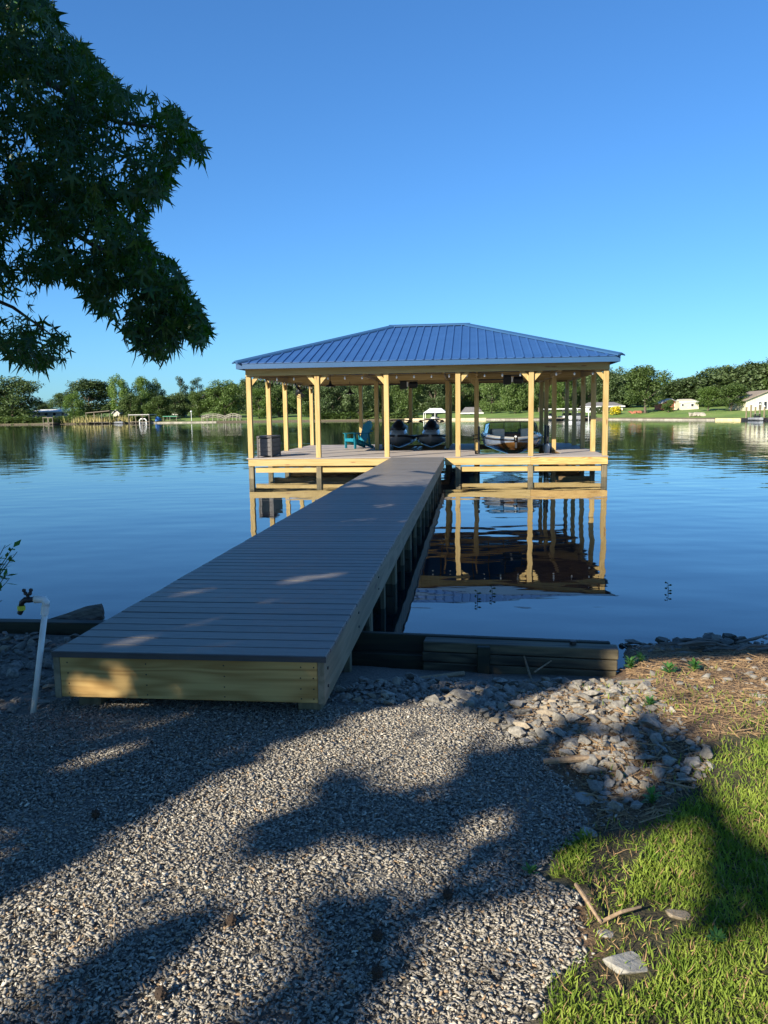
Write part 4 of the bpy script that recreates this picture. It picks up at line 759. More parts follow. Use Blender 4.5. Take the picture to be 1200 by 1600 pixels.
# retaining edges
def far_wall(px0, px1, n, h, name, m, label, sheet=False, d=.0):
    t = None
    for i in range(n):
        a = on_shore(px0+(px1-px0)*i/n, d); b = on_shore(px0+(px1-px0)*(i+1)/n, d)
        if t is None: t = thing(name, label, 'retaining wall', (a[0], a[1], ZW)); 
        A = Vector((a[0], a[1], ZW))-t.location; B = Vector((b[0], b[1], ZW))-t.location; g = (B-A)*.02
        MB().beam(A+g+Vector((0, 0, h/2-.2)), B-g+Vector((0, 0, h/2-.2)), .25+.12*(i % 2)*sheet, h+.4).obj('panel', m, t)
far_wall(945, 1118, 26, .19, 'bulkhead', 'farstone', 'low grey bulkhead along the lawn right of the boathouse')
far_wall(1119, 1158, 13, .30, 'sheet_pile_bulkhead', 'sheetpile', 'yellow ribbed sheet-pile bulkhead below the lawn trees')
far_wall(232, 338, 16, .26, 'rock_bank', 'farstone', 'pale stony bank along the left shore')
far_wall(632, 760, 16, .42, 'sandy_bank', 'housetan', 'pale sandy bank under the trees seen above the jet skis', d=.1)
far_wall(760, 850, 12, .22, 'grassy_edge_wall', 'farstone', 'low pale edge wall below the oaks seen over the motorboat')
far_wall(1159, 1215, 10, .36, 'dark_dock_face', 'black', 'dark dock face at the right edge of the far shore', d=-1.5)
for i, px in enumerate((1166, 1173, 1180, 1187, 1194)):
    x, Y, z = on_shore(px, -1.2); t = thing('dock_piling', '%s of five pilings at the dock on the far shore right' % ['leftmost', 'second from left', 'middle', 'fourth from left', 'rightmost'][i], 'piling', (x, Y, ZW), 0, 'pilings at the far right dock'); MB().tube([(0, 0, -.6), (0, 0, 2.0+.3*(i % 2))], .12, 8).obj('shaft', 'pile', t); lathe([(.13, 2.0+.3*(i % 2)), (.0, 2.2+.3*(i % 2))], 8).obj('cap', 'housewhite', t)
x, Y, z = on_shore(963, 9); t = thing('yellow_bush', 'bright yellow rounded bush in front of the white porch house', 'bush', (x, Y, z-.2)); vb2, fb2 = crown('round', 1400, 95, .07); t.scale = (3.0, 3.0, 1.9); link('foliage', npmesh(vb2, fb2, 'yellowbush'), t); MB().tube([(0, 0, 0), (.05, 0, .5)], .03, 6).obj('stem', 'bark', t)
for i, (px, d, s) in enumerate(((944, 12, 1.5), (935, 12, 1.3), (1040, 22, 1.2))):
    x, Y, z = on_shore(px, d); t = thing('garden_shrub', ['dark green shrub left of the yellow bush', 'dark green shrub behind the rightmost posts, farther left of the yellow bush', 'dark green shrub at the brick garage wall'][i], 'shrub', (x, Y, z-.2), 0, 'shrubs by the far houses'); t.scale = (s*1.4, s*1.4, s*1.3); link('foliage', npmesh(vb2, fb2, 'leaf_dark'), t); MB().tube([(0, 0, 0), (.05, 0, .5)], .03, 6).obj('stem', 'bark', t)
for i, px in enumerate((1080, 1084, 1088, 1093, 1097, 990, 985, 999)):
    x, Y, z = on_shore(px, 5 if px > 1050 else 12); 
    lab = 'grey boulder in the pile of rocks on the right lawn' if px > 1050 else 'reddish boulder in the rock bed left of the tall lawn tree'
    mb = MB(); bm = bmesh.new(); [bm.verts.new((random.uniform(-.6, .6), random.uniform(-.5, .5), random.uniform(-.2, .55))) for _ in range(14)]; bmesh.ops.convex_hull(bm, input=bm.verts); [bm.verts.remove(vv) for vv in list(bm.verts) if not vv.link_faces]; me = bpy.data.meshes.new('mesh'); bm.to_mesh(me); bm.free(); me.materials.append(M['farstone' if px > 1050 else 'housebrick'])
    tag(link('boulder', me, None, (x, Y, z+.05)), lab, 'boulder', 'boulders on the right lawn' if px > 1050 else 'boulders in the rock bed')
# ------------------------------------------------------------ timber walls at the near shore
tw = thing('timber_retaining_wall', 'low old mossy timber retaining wall at the water right of the walkway', 'retaining wall', (0, 0, 0))
A, B = Vector((*WALL_A, 0)), Vector((*WALL_B, 0)); D = (B-A).normalized(); Nn = Vector((-D.y, D.x, 0))
def wallpiece(u0, u1, off, wd, z0, z1, name, m): a = A+(B-A)*u0+Nn*off; b = A+(B-A)*u1+Nn*off; return MB().beam(a+Vector((0, 0, (z0+z1)/2)), b+Vector((0, 0, (z0+z1)/2)), wd, z1-z0).obj(name, m, tw, .006)
wallpiece(0, .985, .05, .05, -.95, -.345, 'back_plank', 'mossy_x'); wallpiece(.0, .62, -.015, .07, -.75, -.475, 'lower_timber', 'mossy_x')
wallpiece(.535, 1.0, -.05, .13, -.425, -.352, 'timber', 'weathered_x'); wallpiece(.533, .998, -.055, .125, -.50, -.430, 'timber', 'weathered_x'); wallpiece(.535, .996, -.05, .13, -.66, -.505, 'timber', 'weathered_x')
p = A+(B-A)*.68; MB().box(p.x-.045, p.x+.045, p.y-.165, p.y-.12, -.75, -.36).obj('stake', 'mossy_x', tw, .006)
p = A+(B-A)*.895; lathe([(.0, -.325), (.022, -.326), (.024, -.35)], 10, (p.x, p.y-.03, 0)).obj('bolt_cap', 'black', tw)
lwl = thing('timber_edging', 'dark timber edging at the water left of the walkway', 'retaining wall', (0, 0, 0))
for a, b, i in ((-9, -5.2, 0), (-5.19, -2.6, 1), (-2.59, -.80, 2)): MB().box(a, b, 2.10, 2.21, -.95, -.435+.004*i).obj('timber', 'weathered_x' if i == 0 else 'mossy_x', lwl, .006)
dl = thing('driftwood_log', 'grey split driftwood log lying over the timber edging left of the walkway', 'log', (0, 0, 0))
MB().tube([(-2.12, 2.27, -.49), (-1.95, 2.36, -.47), (-1.80, 2.42, -.425), (-1.68, 2.46, -.395)], [.035, .06, .065, .05], 9).obj('upper_half', 'driftwood', dl); MB().tube([(-2.0, 2.30, -.52), (-1.80, 2.38, -.475), (-1.66, 2.42, -.44)], [.03, .05, .04], 8).obj('lower_half', 'driftwood', dl)
# stand pipe
pp = thing('standpipe_tap', 'leaning white plastic water pipe with a black tap beside the walkway', 'water pipe', (-.91, -.02, gz(-.91, -.02)-.05)); zb = pp.location.z
MB().tube([(0, 0, 0), (.115, .02, .245-zb)], .016, 14).obj('pipe', 'pvc', pp, smooth=True)
MB().tube([(.107, .018, .20-zb), (.115, .02, .25-zb)], .021, 14).obj('pipe_collar', 'pvc', pp)
MB().tube([(.115, .02, .245-zb), (.118, .02, .268-zb), (.108, .02, .284-zb), (.085, .018, .286-zb), (.055, .015, .284-zb)], .0205, 14).obj('elbow', 'pvc', pp, smooth=True)
tp_ = MB().tube([(.056, .015, .284-zb), (.03, .012, .283-zb), (.005, .010, .283-zb), (-.015, .008, .268-zb), (-.02, .008, .245-zb)], [.014, .017, .017, .015, .015], 10).obj('tap', 'black', pp, smooth=True)
MB().tube([(.02, .012, .295-zb), (.02, .012, .318-zb)], .009, 8).obj('tap_stem', 'black', tp_)
for dx, dz_ in ((-.02, .012), (.02, .014), (-.012, -.004), (.014, -.004)): lathe([(0, .012), (.010, .008), (.011, -.004), (0, -.012)], 8, (.02+dx, .012, .322+dz_-zb)).obj('tap_handle_lobe', 'black', tp_)
MB().tube([(-.02, .008, .25-zb), (-.02, .008, .225-zb)], .021, 12).obj('hose_connector', 'yellowtag', pp); MB().tube([(-.02, .008, .226-zb), (-.034, .008, .205-zb)], .014, 10).obj('hose_nozzle', 'black', pp)
# ------------------------------------------------------------ rocks
RP = []
for k in range(12):
    bm = bmesh.new(); random.seed(100+k)
    for _ in range(11):
        d = Vector((random.gauss(0, 1), random.gauss(0, 1), random.gauss(0, 1))).normalized(); r = random.uniform(.70, 1.12); bm.verts.new((d.x*r*.64, d.y*r*.44, d.z*r*.29))
    bmesh.ops.convex_hull(bm, input=bm.verts); [bm.verts.remove(v_) for v_ in list(bm.verts) if not v_.link_faces]
    bmesh.ops.bevel(bm, geom=bm.edges[:], offset=.014, segments=1, affect='EDGES'); bmesh.ops.triangulate(bm, faces=bm.faces)
    me = bpy.data.meshes.new('mesh'); bm.to_mesh(me); bm.free(); RP.append(me)
RSP = []
for k in range(5):
    bm = bmesh.new(); random.seed(500+k)
    for _ in range(17):
        d = Vector((random.gauss(0, 1), random.gauss(0, 1), random.gauss(0, 1))).normalized(); r = random.uniform(.72, 1.1); bm.verts.new((d.x*r*.62, d.y*r*.45, d.z*r*.34))
    bmesh.ops.convex_hull(bm, input=bm.verts); [bm.verts.remove(v_) for v_ in list(bm.verts) if not v_.link_faces]
    bmesh.ops.bevel(bm, geom=bm.edges[:], offset=.02, segments=1, affect='EDGES'); me = bpy.data.meshes.new('mesh'); bm.to_mesh(me); bm.free(); RSP.append(me)
def variants(m):
    out = []
    for me in RP: c = me.copy(); c.materials.append(M[m]); out.append(c)
    return out
RV = {m: variants(m) for m in ('rock', 'rockpale', 'rocktan', 'rocklake')}
rng = np.random.default_rng(31); random.seed(31)
RIP = pxpoly([(505, 1100), (560, 1060), (640, 1048), (960, 1052), (1010, 1080), (1060, 1150), (1115, 1215), (1100, 1260), (950, 1310), (915, 1240), (860, 1200), (790, 1170), (750, 1135), (640, 1105), (560, 1118)], -.42)
LEFTR = pxpoly([(-170, 985), (150, 982), (100, 1090), (60, 1125), (0, 1155), (-170, 1190)], -.42)
SHORE = [(2.55, 1.75), (3.0, 1.95), (4.3, 2.2), (4.6, 2.7), (3.2, 2.55), (2.6, 2.35)]
def fill(poly, n, smin, smax, pw, margin=.62, tries=20):
    xs_ = [p[0] for p in poly]; ys_ = [p[1] for p in poly]; out = []
    for _ in range(n*tries):
        if len(out) >= n: break
        x = rng.uniform(min(xs_), max(xs_)); y = rng.uniform(min(ys_), max(ys_))
        if not inpoly(np.array([x]), np.array([y]), poly)[0]: continue
        s = smin+(smax-smin)*rng.random()**pw
        if all((x-a)**2+(y-b)**2 > (margin*.5*(s+c))**2 for a, b, c in out): out.append((x, y, s))
    return out
rocks = [(x, y, s, 'right') for x, y, s in fill(RIP, 560, .035, .108, 1.9, .66)]+[(x, y, s, 'left') for x, y, s in fill(LEFTR, 230, .045, .115, 1.5)]+[(x, y, s, 'shore') for x, y, s in fill(SHORE, 40, .05, .17, 1.5)]
rocks = [r for r in rocks if not (-.74 < r[0] < .74 and -.02 < r[1] < .06)]
def vis(x, y):
    px, py, z = proj(np.array([[x, y, -.35]])); return -30 < px[0] < 1230 and py[0] < 1640
rocks.sort(key=lambda r: -(r[2]/(math.hypot(r[0]-CAM[0], r[1]-CAM[1]))+ (10 if vis(r[0], r[1]) else 0)))
LAB = {'right': ('grey limestone rock in the middle of the riprap right of the walkway', 'riprap rocks in the middle'), 'left': ('grey rock in the shaded riprap left of the walkway', 'riprap rocks left of the walkway'), 'shore': ('wet rock at the water edge right of the timber wall', 'rocks at the water edge')}
def put_rock(x, y, s, m, label, group, sink=.12, rz=None, name='rock', sc=None):
    me = random.choice(RV[m]); o = link(name, me, None, (x, y, gz(x, y)+s*.30*(1-sink*3.2))); o.scale = sc or (s, s*random.uniform(.8, 1.25), s*random.uniform(.8, 1.3)); o.rotation_euler = (random.uniform(-.35, .35), random.uniform(-.35, .35), random.uniform(0, 6.28) if rz is None else rz)
    return tag(o, label, 'rock', group)
def rock_label(x, y, k):
    if k != 'right': return LAB[k]
    wy = WALL_A[1]+(WALL_B[1]-WALL_A[1])*(x-WALL_A[0])/(WALL_B[0]-WALL_A[0])
    if wy-y < .45: return 'grey rock at the foot of the timber retaining wall', 'rocks at the foot of the timber wall'
    if x < 1.35: return 'grey rock in the narrow end of the riprap next to the walkway', 'riprap rocks next to the walkway'
    if y < -.35: return 'grey rock strewn at the grass end of the riprap', 'riprap rocks at the grass end'
    if x > 2.2: return 'grey rock at the straw bank side of the riprap', 'riprap rocks at the straw bank side'
    return LAB[k]
for x, y, s, k in rocks[:285]: put_rock(x, y, s, ('rock' if random.random() < .85 else 'rocktan') if k != 'shore' or random.random() < .4 else 'rocklake', *rock_label(x, y, k))
SPECIAL = [(980, 1522, .12, 'rockpale', 'large flat pale stone lying in the grass at the gravel edge, bottom right'), (945, 1470, .055, 'rockpale', 'small rounded cream stone between gravel and grass, bottom right'), (830, 1250, .075, 'rock', 'lone grey stone lying out on the gravel left of the riprap'), (912, 1245, .10, 'rockpale', 'pale upright stone at the grass end of the riprap'), (920, 1300, .075, 'rockpale', 'pale stone at the corner where grass meets gravel'), (198, 1124, .085, 'rocktan', 'tan flat stone on the gravel before the front fascia'), (265, 1107, .06, 'rockpale', 'pale stone under the left half of the front fascia'), (352, 1108, .055, 'rock', 'small grey stone under the middle of the front fascia'), (1060, 1438, .075, 'rocktan', 'flat tan stone in bare soil among the grass'), (1072, 1205, .075, 'rock', 'grey stone half sunk in the grass edge'), (930, 1140, .13, 'rock', 'largest slab-like rock in the middle of the riprap'), (735, 1318, .05, 'rock', 'grey stone lying flat on the shaded gravel'), (1185, 1080, .09, 'rockpale', 'pale stones at the right edge on the straw bank')]
for px, py, s, m, lab in SPECIAL: p = onz(px, py, -.33); o = put_rock(p.x, p.y, s, m, lab, None, .3, rz=random.uniform(-.8, .3), sc=(s, s*.95, s*.7)); o.data = RSP[len(lab) % 5].copy(); o.data.materials.append(M[m]); o.rotation_euler.x *= .4; o.rotation_euler.y *= .4
rest = rocks[285:]
extra = fill(RIP, 1500, .015, .045, 1.5, .5, 6)+fill(LEFTR, 900, .015, .045, 1.5, .5, 6)+fill(SHORE, 120, .02, .06, 1.5, .5, 6)+fill([(2.45, .3), (3.3, .2), (3.6, 1.6), (2.55, 1.75)], 90, .02, .07, 1.8, .8, 6)+fill([(-4.2, .1), (-1.9, .1), (-1.9, 2.05), (-4.2, 2.05)], 420, .03, .11, 1.6, .6, 6)
allr = [(x, y, s) for x, y, s, k in rest]+extra
pr = []
for me in RP:
    n_ = len(me.vertices); v_ = np.empty(n_*3); me.vertices.foreach_get('co', v_); f_ = np.array([list(p.vertices) for p in me.polygons]); pr.append((v_.reshape(-1, 3), f_))
pos = np.array([(x, y, gz(x, y)+s*.18) for x, y, s in allr]); scl = np.array([s for _, _, s in allr]); n = len(pos)
V, F = scatter(pr, pos, rotmats(n, .5), scl, rng.integers(0, 12, n)); tag(link('small_rocks', npmesh(V, F, 'rock')), 'small grey stones filling between the riprap rocks', 'stones', kind='stuff')
# ------------------------------------------------------------ gravel
CH = []
for k in range(8):
    bm = bmesh.new(); random.seed(300+k)
    for _ in range(8):
        d = Vector((random.gauss(0, 1), random.gauss(0, 1), random.gauss(0, 1))).normalized(); bm.verts.new((d.x*.60, d.y*.42, d.z*.30))
    bmesh.ops.convex_hull(bm, input=bm.verts); [bm.verts.remove(v_) for v_ in list(bm.verts) if not v_.link_faces]; bmesh.ops.triangulate(bm, faces=bm.faces)
    bm.verts.index_update(); CH.append((np.array([v_.co[:] for v_ in bm.verts]), np.array([[v_.index for v_ in f_.verts] for f_ in bm.faces]))); bm.free()
rng = np.random.default_rng(41)
N0 = 330000
gx = rng.uniform(-3.2, 3.0, N0); gy = rng.uniform(-3.3, .75, N0); px, py, z = proj(np.stack([gx, gy, np.full(N0, -.33)], -1))
inview = (px > -60) & (px < 1260) & (py < 1680)
jx = gx+.05*fnoise(gx, gy, 6., 1.); jy = gy+.05*fnoise(gx, gy, 6., 2.)
keep = (inview | (rng.random(N0) < .18)) & ~inpoly(jx, jy, [(a-0, b) for a, b in GRASS]) 
insoil = inpoly(jx, jy, SOIL); keep &= ~insoil | (rng.random(N0) < .10)
keep &= ~(inpoly(jx, jy, RIP) & (rng.random(N0) < .8)); keep &= ~(inpoly(jx, jy, LEFTR) & (gy > -.05)); keep &= ~((gy > .25) & (rng.random(N0) < .9)) | (gy < .25)
keep &= (gx < 2.2+.1*fnoise(gx, gy, 2.)) | (rng.random(N0) < .1)
gx, gy = gx[keep], gy[keep]; n = len(gx); s = (.0065+.0125*rng.random(n)**1.6)*np.where(rng.random(n) < .05, 1.5, 1)
pos = np.stack([gx, gy, ground_z(gx, gy)+.002+rng.uniform(0, .010, n)], -1); which = rng.integers(0, 8, n)
order = np.argsort(which, kind='stable'); pos, s, which = pos[order], s[order], which[order]
V, F = scatter(CH, pos, rotmats(n, .55), np.stack([s*1.25, s*1.05, s*.75], -1), which); me = npmesh(V, F, 'gravel')
tone = np.clip(rng.normal(.50, .17, n), 0, .88); tone[rng.random(n) < .05] = 1.; tone[rng.random(n) < .03] = .93
a_ = me.attributes.new('tone', 'FLOAT', 'POINT'); a_.data.foreach_set('value', np.concatenate([np.repeat(tone[which == k], len(CH[k][0])) for k in range(8)]).astype(np.float32))
tag(link('gravel', me), 'loose grey crushed gravel covering the landing before the walkway', 'gravel', kind='stuff')
print('chips', n)
# ------------------------------------------------------------ grass, straw, litter
rng = np.random.default_rng(51)
def blades(n, poly, lmin, lmax, wd, dens=None, name='grass', m='grass', tilt=.9, bend=.5):
    xs_ = [p[0] for p in poly]; ys_ = [p[1] for p in poly]; x = rng.uniform(max(min(xs_), .8), min(max(xs_), 5.5), n); y = rng.uniform(max(min(ys_), -4.0), max(ys_), n)
    j = .11*fnoise(x, y, 5., 4.)+.05*fnoise(x, y, 19., 5.); k = inpoly(x+j, y+j, poly)
    if dens is not None: k &= rng.random(n) < dens(x, y)
    x, y = x[k], y[k]; n = len(x); L_ = rng.uniform(lmin, lmax, n)
    pv = np.array([[-.5, 0, 0], [.5, 0, 0], [.42, .12, .5], [-.42, .12, .5], [.0, .45, .92]]); f = np.array([[0, 1, 2], [0, 2, 3], [3, 2, 4]])
    return scatter([(pv, f)], np.stack([x, y, ground_z(x, y)], -1), rotmats(n, tilt), np.stack([wd*rng.uniform(.7, 1.4, n), L_, L_], -1), np.zeros(n, int))
bare = [(onz(px, py, -.33), r) for px, py, r in ((1010, 1430, .08), (1060, 1445, .07), (960, 1330, .07), (1000, 1230, .16), (1060, 1200, .10), (975, 1540, .09), (900, 1390, .05))]
def dens(x, y):
    d = np.clip(.75+1.0*fnoise(x, y, 2.3, 6.)+.5*fnoise(x, y, 9., 7.), .06, 1)
    for c, r in bare: d *= np.clip(((x-c.x)**2+(y-c.y)**2)/r**2, .03, 1)
    d *= np.where(inpoly(x, y, SOIL), .2, 1); return d
V, F = blades(300000, GRASS, .014, .040, .0037, dens, tilt=1.35); tag(link('grass', npmesh(V, F, 'grass')), 'sunlit coarse green grass in the bottom right corner', 'grass', kind='stuff')
ST_ = pxpoly([(880, 1060), (960, 1055), (1100, 1030), (1300, 1015), (1600, 1010), (1600, 1170), (1100, 1180), (1040, 1330), (930, 1320), (900, 1250), (1010, 1150)], -.4)
xs_ = [p[0] for p in ST_]; ys_ = [p[1] for p in ST_]; ST2 = [(2.5, .7), (2.6, 1.8), (3.0, 2.05), (5.5, 2.45), (5.5, .1), (3.0, .1)]; n = 20000; x = rng.uniform(1.6, 5.5, n); y = rng.uniform(min(ys_), 2.5, n); j = .08*fnoise(x, y, 6., 9.); k = inpoly(x+j, y+j, ST_) | inpoly(x+j, y+j, ST2) | (inpoly(x+j, y+j, RIP) & (x > 1.75) & (rng.random(n) < .6)); x, y = x[k], y[k]; n = len(x)
pv = np.array([[-.5, -.5, 0], [.5, -.5, .1], [.5, .5, 0], [-.5, .5, .25], [-.5, 0, .6], [.5, 0, .5]]); f = np.array([[0, 1, 5], [0, 5, 4], [3, 4, 5], [3, 5, 2]])
big = rng.random(n) < .07
V, F = scatter([(pv, f)], np.stack([x, y, ground_z(x, y)+rng.uniform(.002, .018, n)], -1), rotmats(n, .25), np.stack([rng.uniform(.03, .10, n)*np.where(big, 1.6, 1), np.where(big, .009, .0032), np.where(big, .008, .003)], -1), np.zeros(n, int))
tag(link('straw_litter', npmesh(V, F, 'straw')), 'brown dry straw and bark litter on the bank right of the riprap', 'straw', kind='stuff')
V, F = blades(34000, SOIL, .02, .05, .0024, lambda x, y: np.clip(.3+.8*fnoise(x, y, 3., 12.), 0, .8)*(y < -.25), tilt=1.4); tag(link('dry_grass', npmesh(V, F, 'straw')), 'dry brown grass and litter where the lawn meets the gravel', 'dry grass', kind='stuff')
V, F = blades(60000, GRASS, .02, .05, .003, lambda x, y: .35*dens(x, y), tilt=1.4); tag(link('thatch', npmesh(V, F, 'straw')), 'dead straw blades mixed into the green lawn', 'thatch', kind='stuff')
V, F = blades(9000, ST_, .02, .06, .005, lambda x, y: np.clip(.15+1.2*fnoise(x, y, 3., 8.), 0, .8)); tag(link('bank_grass', npmesh(V, F, 'grass')), 'sparse green tufts growing through the straw bank', 'grass', kind='stuff')
def stick(pts, r, label, name='stick', m='stickwood', group=None):
    P0 = [onz(px, py, z_) for px, py, z_ in pts]; t = thing(name, label, 'stick', P0[0], 0, group); MB().tube([p-P0[0] for p in P0], r, 7).obj('shaft', m, t); return t
t = stick([(900, 1382, -.28), (920, 1412, -.275), (938, 1440, -.285)], [.007, .006, .005], 'brown stick leaning up from the grass at the gravel edge')
t = stick([(938, 1441, -.295), (970, 1425, -.275), (1001, 1417, -.28)], [.006, .006, .004], 'curved grey stick lying across bare soil, touching the leaning stick')
stick([(1040, 1222, -.30), (1085, 1232, -.30)], [.005, .003], 'thin pale twig on the soil below the riprap'); stick([(965, 1068, -.44), (1030, 1066, -.42), (1085, 1064, -.42)], [.022, .026, .018], 'grey branch lying at the foot of the timber wall end', m='driftwood')
stick([(1080, 1085, -.39), (1200, 1078, -.38)], [.012, .008], 'straight weathered branch on the straw bank at right', m='driftwood'); stick([(1100, 1120, -.34), (1180, 1128, -.33)], [.008, .005], 'thin dry branch lying on the grass side of the straw bank')
stick([(818, 1022, -.42), (830, 1062, -.52)], [.006, .009], 'broken stick leaning on the timber wall by its stake'); stick([(835, 1050, -.48), (862, 1032, -.45)], [.006, .005], 'splintered stick crossing beside the leaning one at the wall'); stick([(655, 1062, -.5), (725, 1052, -.5)], [.02, .016], 'reddish rotten wood piece under the timber wall'); stick([(850, 1190, -.31), (895, 1186, -.305), (938, 1184, -.31)], [.012, .016, .012], 'flat brown wood scrap lying among the riprap rocks')
for i in range(46):  # dark driftwood wrack on the water edge, right
    x = rng.uniform(3.0, 5.2); y = 1.95+.18*(x-3.0)+rng.normal()*.10; L_ = rng.uniform(.12, .4); a = rng.normal()*.35+.15; z = gz(x, y)+rng.uniform(.0, .07)
    t = thing('wrack_stick', 'dark wet stick in the driftwood heap at the water edge right', 'stick', (x, y, z), a, 'sticks in the driftwood heap'); MB().tube([(-L_/2, 0, 0), (0, rng.normal()*.02, .01), (L_/2, 0, rng.normal()*.02)], [.010, .014, .007], 6).obj('shaft', 'driftwood', t)
# gum balls
gb = MB(); 
for k in range(26):
    ph = math.acos(1-2*(k+.5)/26); th = math.pi*(1+5**.5)*k; d = Vector((math.cos(th)*math.sin(ph), math.sin(th)*math.sin(ph), math.cos(ph))); gb.tube([d*.009, d*.016], [.005, .0008], 4)
gb.tube([(0, 0, -.013), (0, 0, -.008), (0, 0, .008), (0, 0, .013)], [.004, .0125, .0125, .004], 8); gme = gb.mesh('gumball')
for i, (px, py, lab) in enumerate(((590, 1470, 'dark spiky seed ball, upper one of two near the centre of the gravel'), (590, 1532, 'dark spiky seed ball, lower one of two near the centre of the gravel'), (150, 1280, 'dark spiky seed ball in the shaded gravel at left'), (252, 1566, 'dark spiky seed ball at the bottom left of the gravel'), (700, 1402, 'dark spiky seed ball in the shade right of the gravel centre'), (362, 1447, 'dark spiky seed ball on the sunlit gravel band'))):
    p = onz(px, py, -.31); t = thing('seed_ball', lab, 'seed ball', (p.x, p.y, gz(p.x, p.y)+.024), 0, 'spiky seed balls on the gravel'); t.scale = (1.25,)*3; link('husk', gme, t); MB().tube([(0, 0, .012), (.01, .004, .035)], .0012, 5).obj('stalk', 'gumball', t)
# small weeds
def weed(px, py, z_, n, L_, label, m='leaf_weed'):
    p = onz(px, py, z_); t = thing('weed', label, 'weed', (p.x, p.y, gz(p.x, p.y)))
    L_ *= .62
    for k in range(n*3):
        a = k*2.4; el = .1+.9*random.random(); c, s = math.cos(a), math.sin(a); u = Vector((c*math.cos(el), s*math.cos(el), math.sin(el))); sd = Vector((-s, c, 0)); b = u*L_*.35+Vector((0, 0, k*L_*.035)); w_ = L_*.20
        MB().add([Vector((0, 0, k*L_*.035)), b-sd*w_*.5, b+u*L_*.35-sd*w_, b+u*L_*.8-Vector((0, 0, L_*.08)), b+u*L_*.35+sd*w_, b+sd*w_*.5], [(0, 1, 2, 4, 5), (2, 3, 4)]).obj('leaf', m, t)
    MB().tube([(0, 0, -.01), (0, 0, n*L_*.10)], .003, 5).obj('stem', m, t)
weed(828, 1368, -.33, 6, .05, 'small green weed seedling alone on the shaded gravel'); weed(1018, 1255, -.33, 9, .07, 'feathery green weed at the edge of the riprap and grass'); weed(1045, 1060, -.45, 9, .09, 'leafy green weed by the branch at the end of the timber wall'); weed(1085, 1052, -.46, 8, .09, 'leafy green weed on the bank right of the wall end'); weed(1015, 1110, -.38, 10, .06, 'yellow-green tuft among the stones on the straw bank'); weed(1120, 1470, -.30, 7, .05, 'broad-leaved weed in the lawn at right')
weed(985, 1045, -.5, 12, .08, 'low green plant at the end of the timber wall'); weed(1000, 1040, -.5, 12, .07, 'low green plant at the water edge beside the wall end')
for i, (px, py, lab) in enumerate(((745, 938, 'dark water weed poking from the lake, left one of a pair'), (768, 930, 'dark water weed poking from the lake, right one of a pair'), (1043, 925, 'lone dark water weed poking from the lake at right'))):
    p = onz(px, py, ZW); t = thing('water_weed', lab, 'weed', (p.x, p.y, ZW-.05), 0, 'water weeds in the lake')
    MB().tube([(0, 0, 0), (.008, 0, .08), (.0, 0, .15)], [.004, .003, .002], 5).obj('stem', 'black', t)
    for k in range(5): a = k*2.1; z_ = .06+.02*k; MB().prism([(0, 0, z_), (.03*math.cos(a), .03*math.sin(a), z_+.012), (.045*math.cos(a), .045*math.sin(a), z_+.002), (.03*math.cos(a), .03*math.sin(a), z_-.006)], (.001, .001, .002)).obj('leaf', 'leaf_shade', t)
# ------------------------------------------------------------ near trees: shade with sunlit gaps, foliage at upper left
T2 = (SD[0]/SD[2], SD[1]/SD[2])
LIT = [pxpoly(q, -.32) for q in (
 [(-200, 1545), (0, 1440), (120, 1375), (210, 1310), (270, 1255), (340, 1215), (450, 1165), (520, 1125), (580, 1108), (700, 1110), (780, 1130), (780, 1165), (705, 1148), (690, 1185), (690, 1232), (620, 1235), (560, 1200), (520, 1178), (480, 1200), (445, 1262), (390, 1290), (340, 1335), (300, 1375), (285, 1402), (230, 1440), (195, 1475), (150, 1485), (110, 1515), (60, 1550), (0, 1585), (-200, 1700)],
 [(200, 1420), (300, 1372), (400, 1350), (500, 1330), (520, 1365), (470, 1420), (420, 1480), (370, 1530), (330, 1570), (250, 1560), (330, 1470), (390, 1400), (300, 1410)],
 [(230, 1640), (240, 1565), (330, 1495), (385, 1430), (440, 1400), (480, 1410), (430, 1480), (380, 1540), (320, 1640)],
 [(535, 1345), (600, 1330), (690, 1350), (700, 1378), (560, 1385)],
 [(590, 1640), (640, 1530), (720, 1470), (800, 1440), (890, 1430), (950, 1390), (985, 1320), (1060, 1290), (1090, 1310), (1075, 1400), (1100, 1490), (1220, 1450), (1300, 1500), (1300, 1900), (590, 1900)],
 [(1090, 1200), (1150, 1150), (1300, 1130), (1300, 1330), (1200, 1320), (1140, 1260)],
 [(780, 1150), (830, 1110), (880, 1060), (940, 1015), (1000, 1020), (1300, 1000), (1300, 1130), (1120, 1160), (1080, 1130), (1010, 1110), (930, 1100), (860, 1120), (810, 1160)],
 [(570, 1108), (630, 1080), (690, 1050), (740, 1052), (700, 1085), (640, 1108)],
 [(800, 1085), (890, 1052), (970, 1060), (1010, 1105), (960, 1135), (905, 1112), (850, 1125)], [(870, 1165), (940, 1150), (980, 1175), (920, 1195)],
 [(865, 1370), (890, 1335), (925, 1330), (905, 1385)], [(950, 1215), (1000, 1190), (1020, 1210), (985, 1240)], [(720, 1290), (760, 1275), (770, 1300), (730, 1315)], [(120, 1185), (190, 1165), (200, 1178), (130, 1200)])]
LITSP = [(Vector((x, .0, z)), r) for x, z, r in ((-.63, -.20, .07), (-.55, -.22, .07), (-.42, -.13, .05), (-.40, -.22, .06), (.66, -.10, .035), (.0, -.24, .04))]+[(onz(px, py, 0), r) for px, py, r in ((205, 1000, .06), (262, 983, .06), (320, 972, .05), (380, 972, .04), (470, 905, .10), (515, 900, .08), (560, 815, .25), (640, 812, .2), (600, 790, .2), (60, 1080, .03))]
def shade_uv(P_):
    h = P_[:, 2]+.32; return P_[:, 0]-T2[0]*h, P_[:, 1]-T2[1]*h
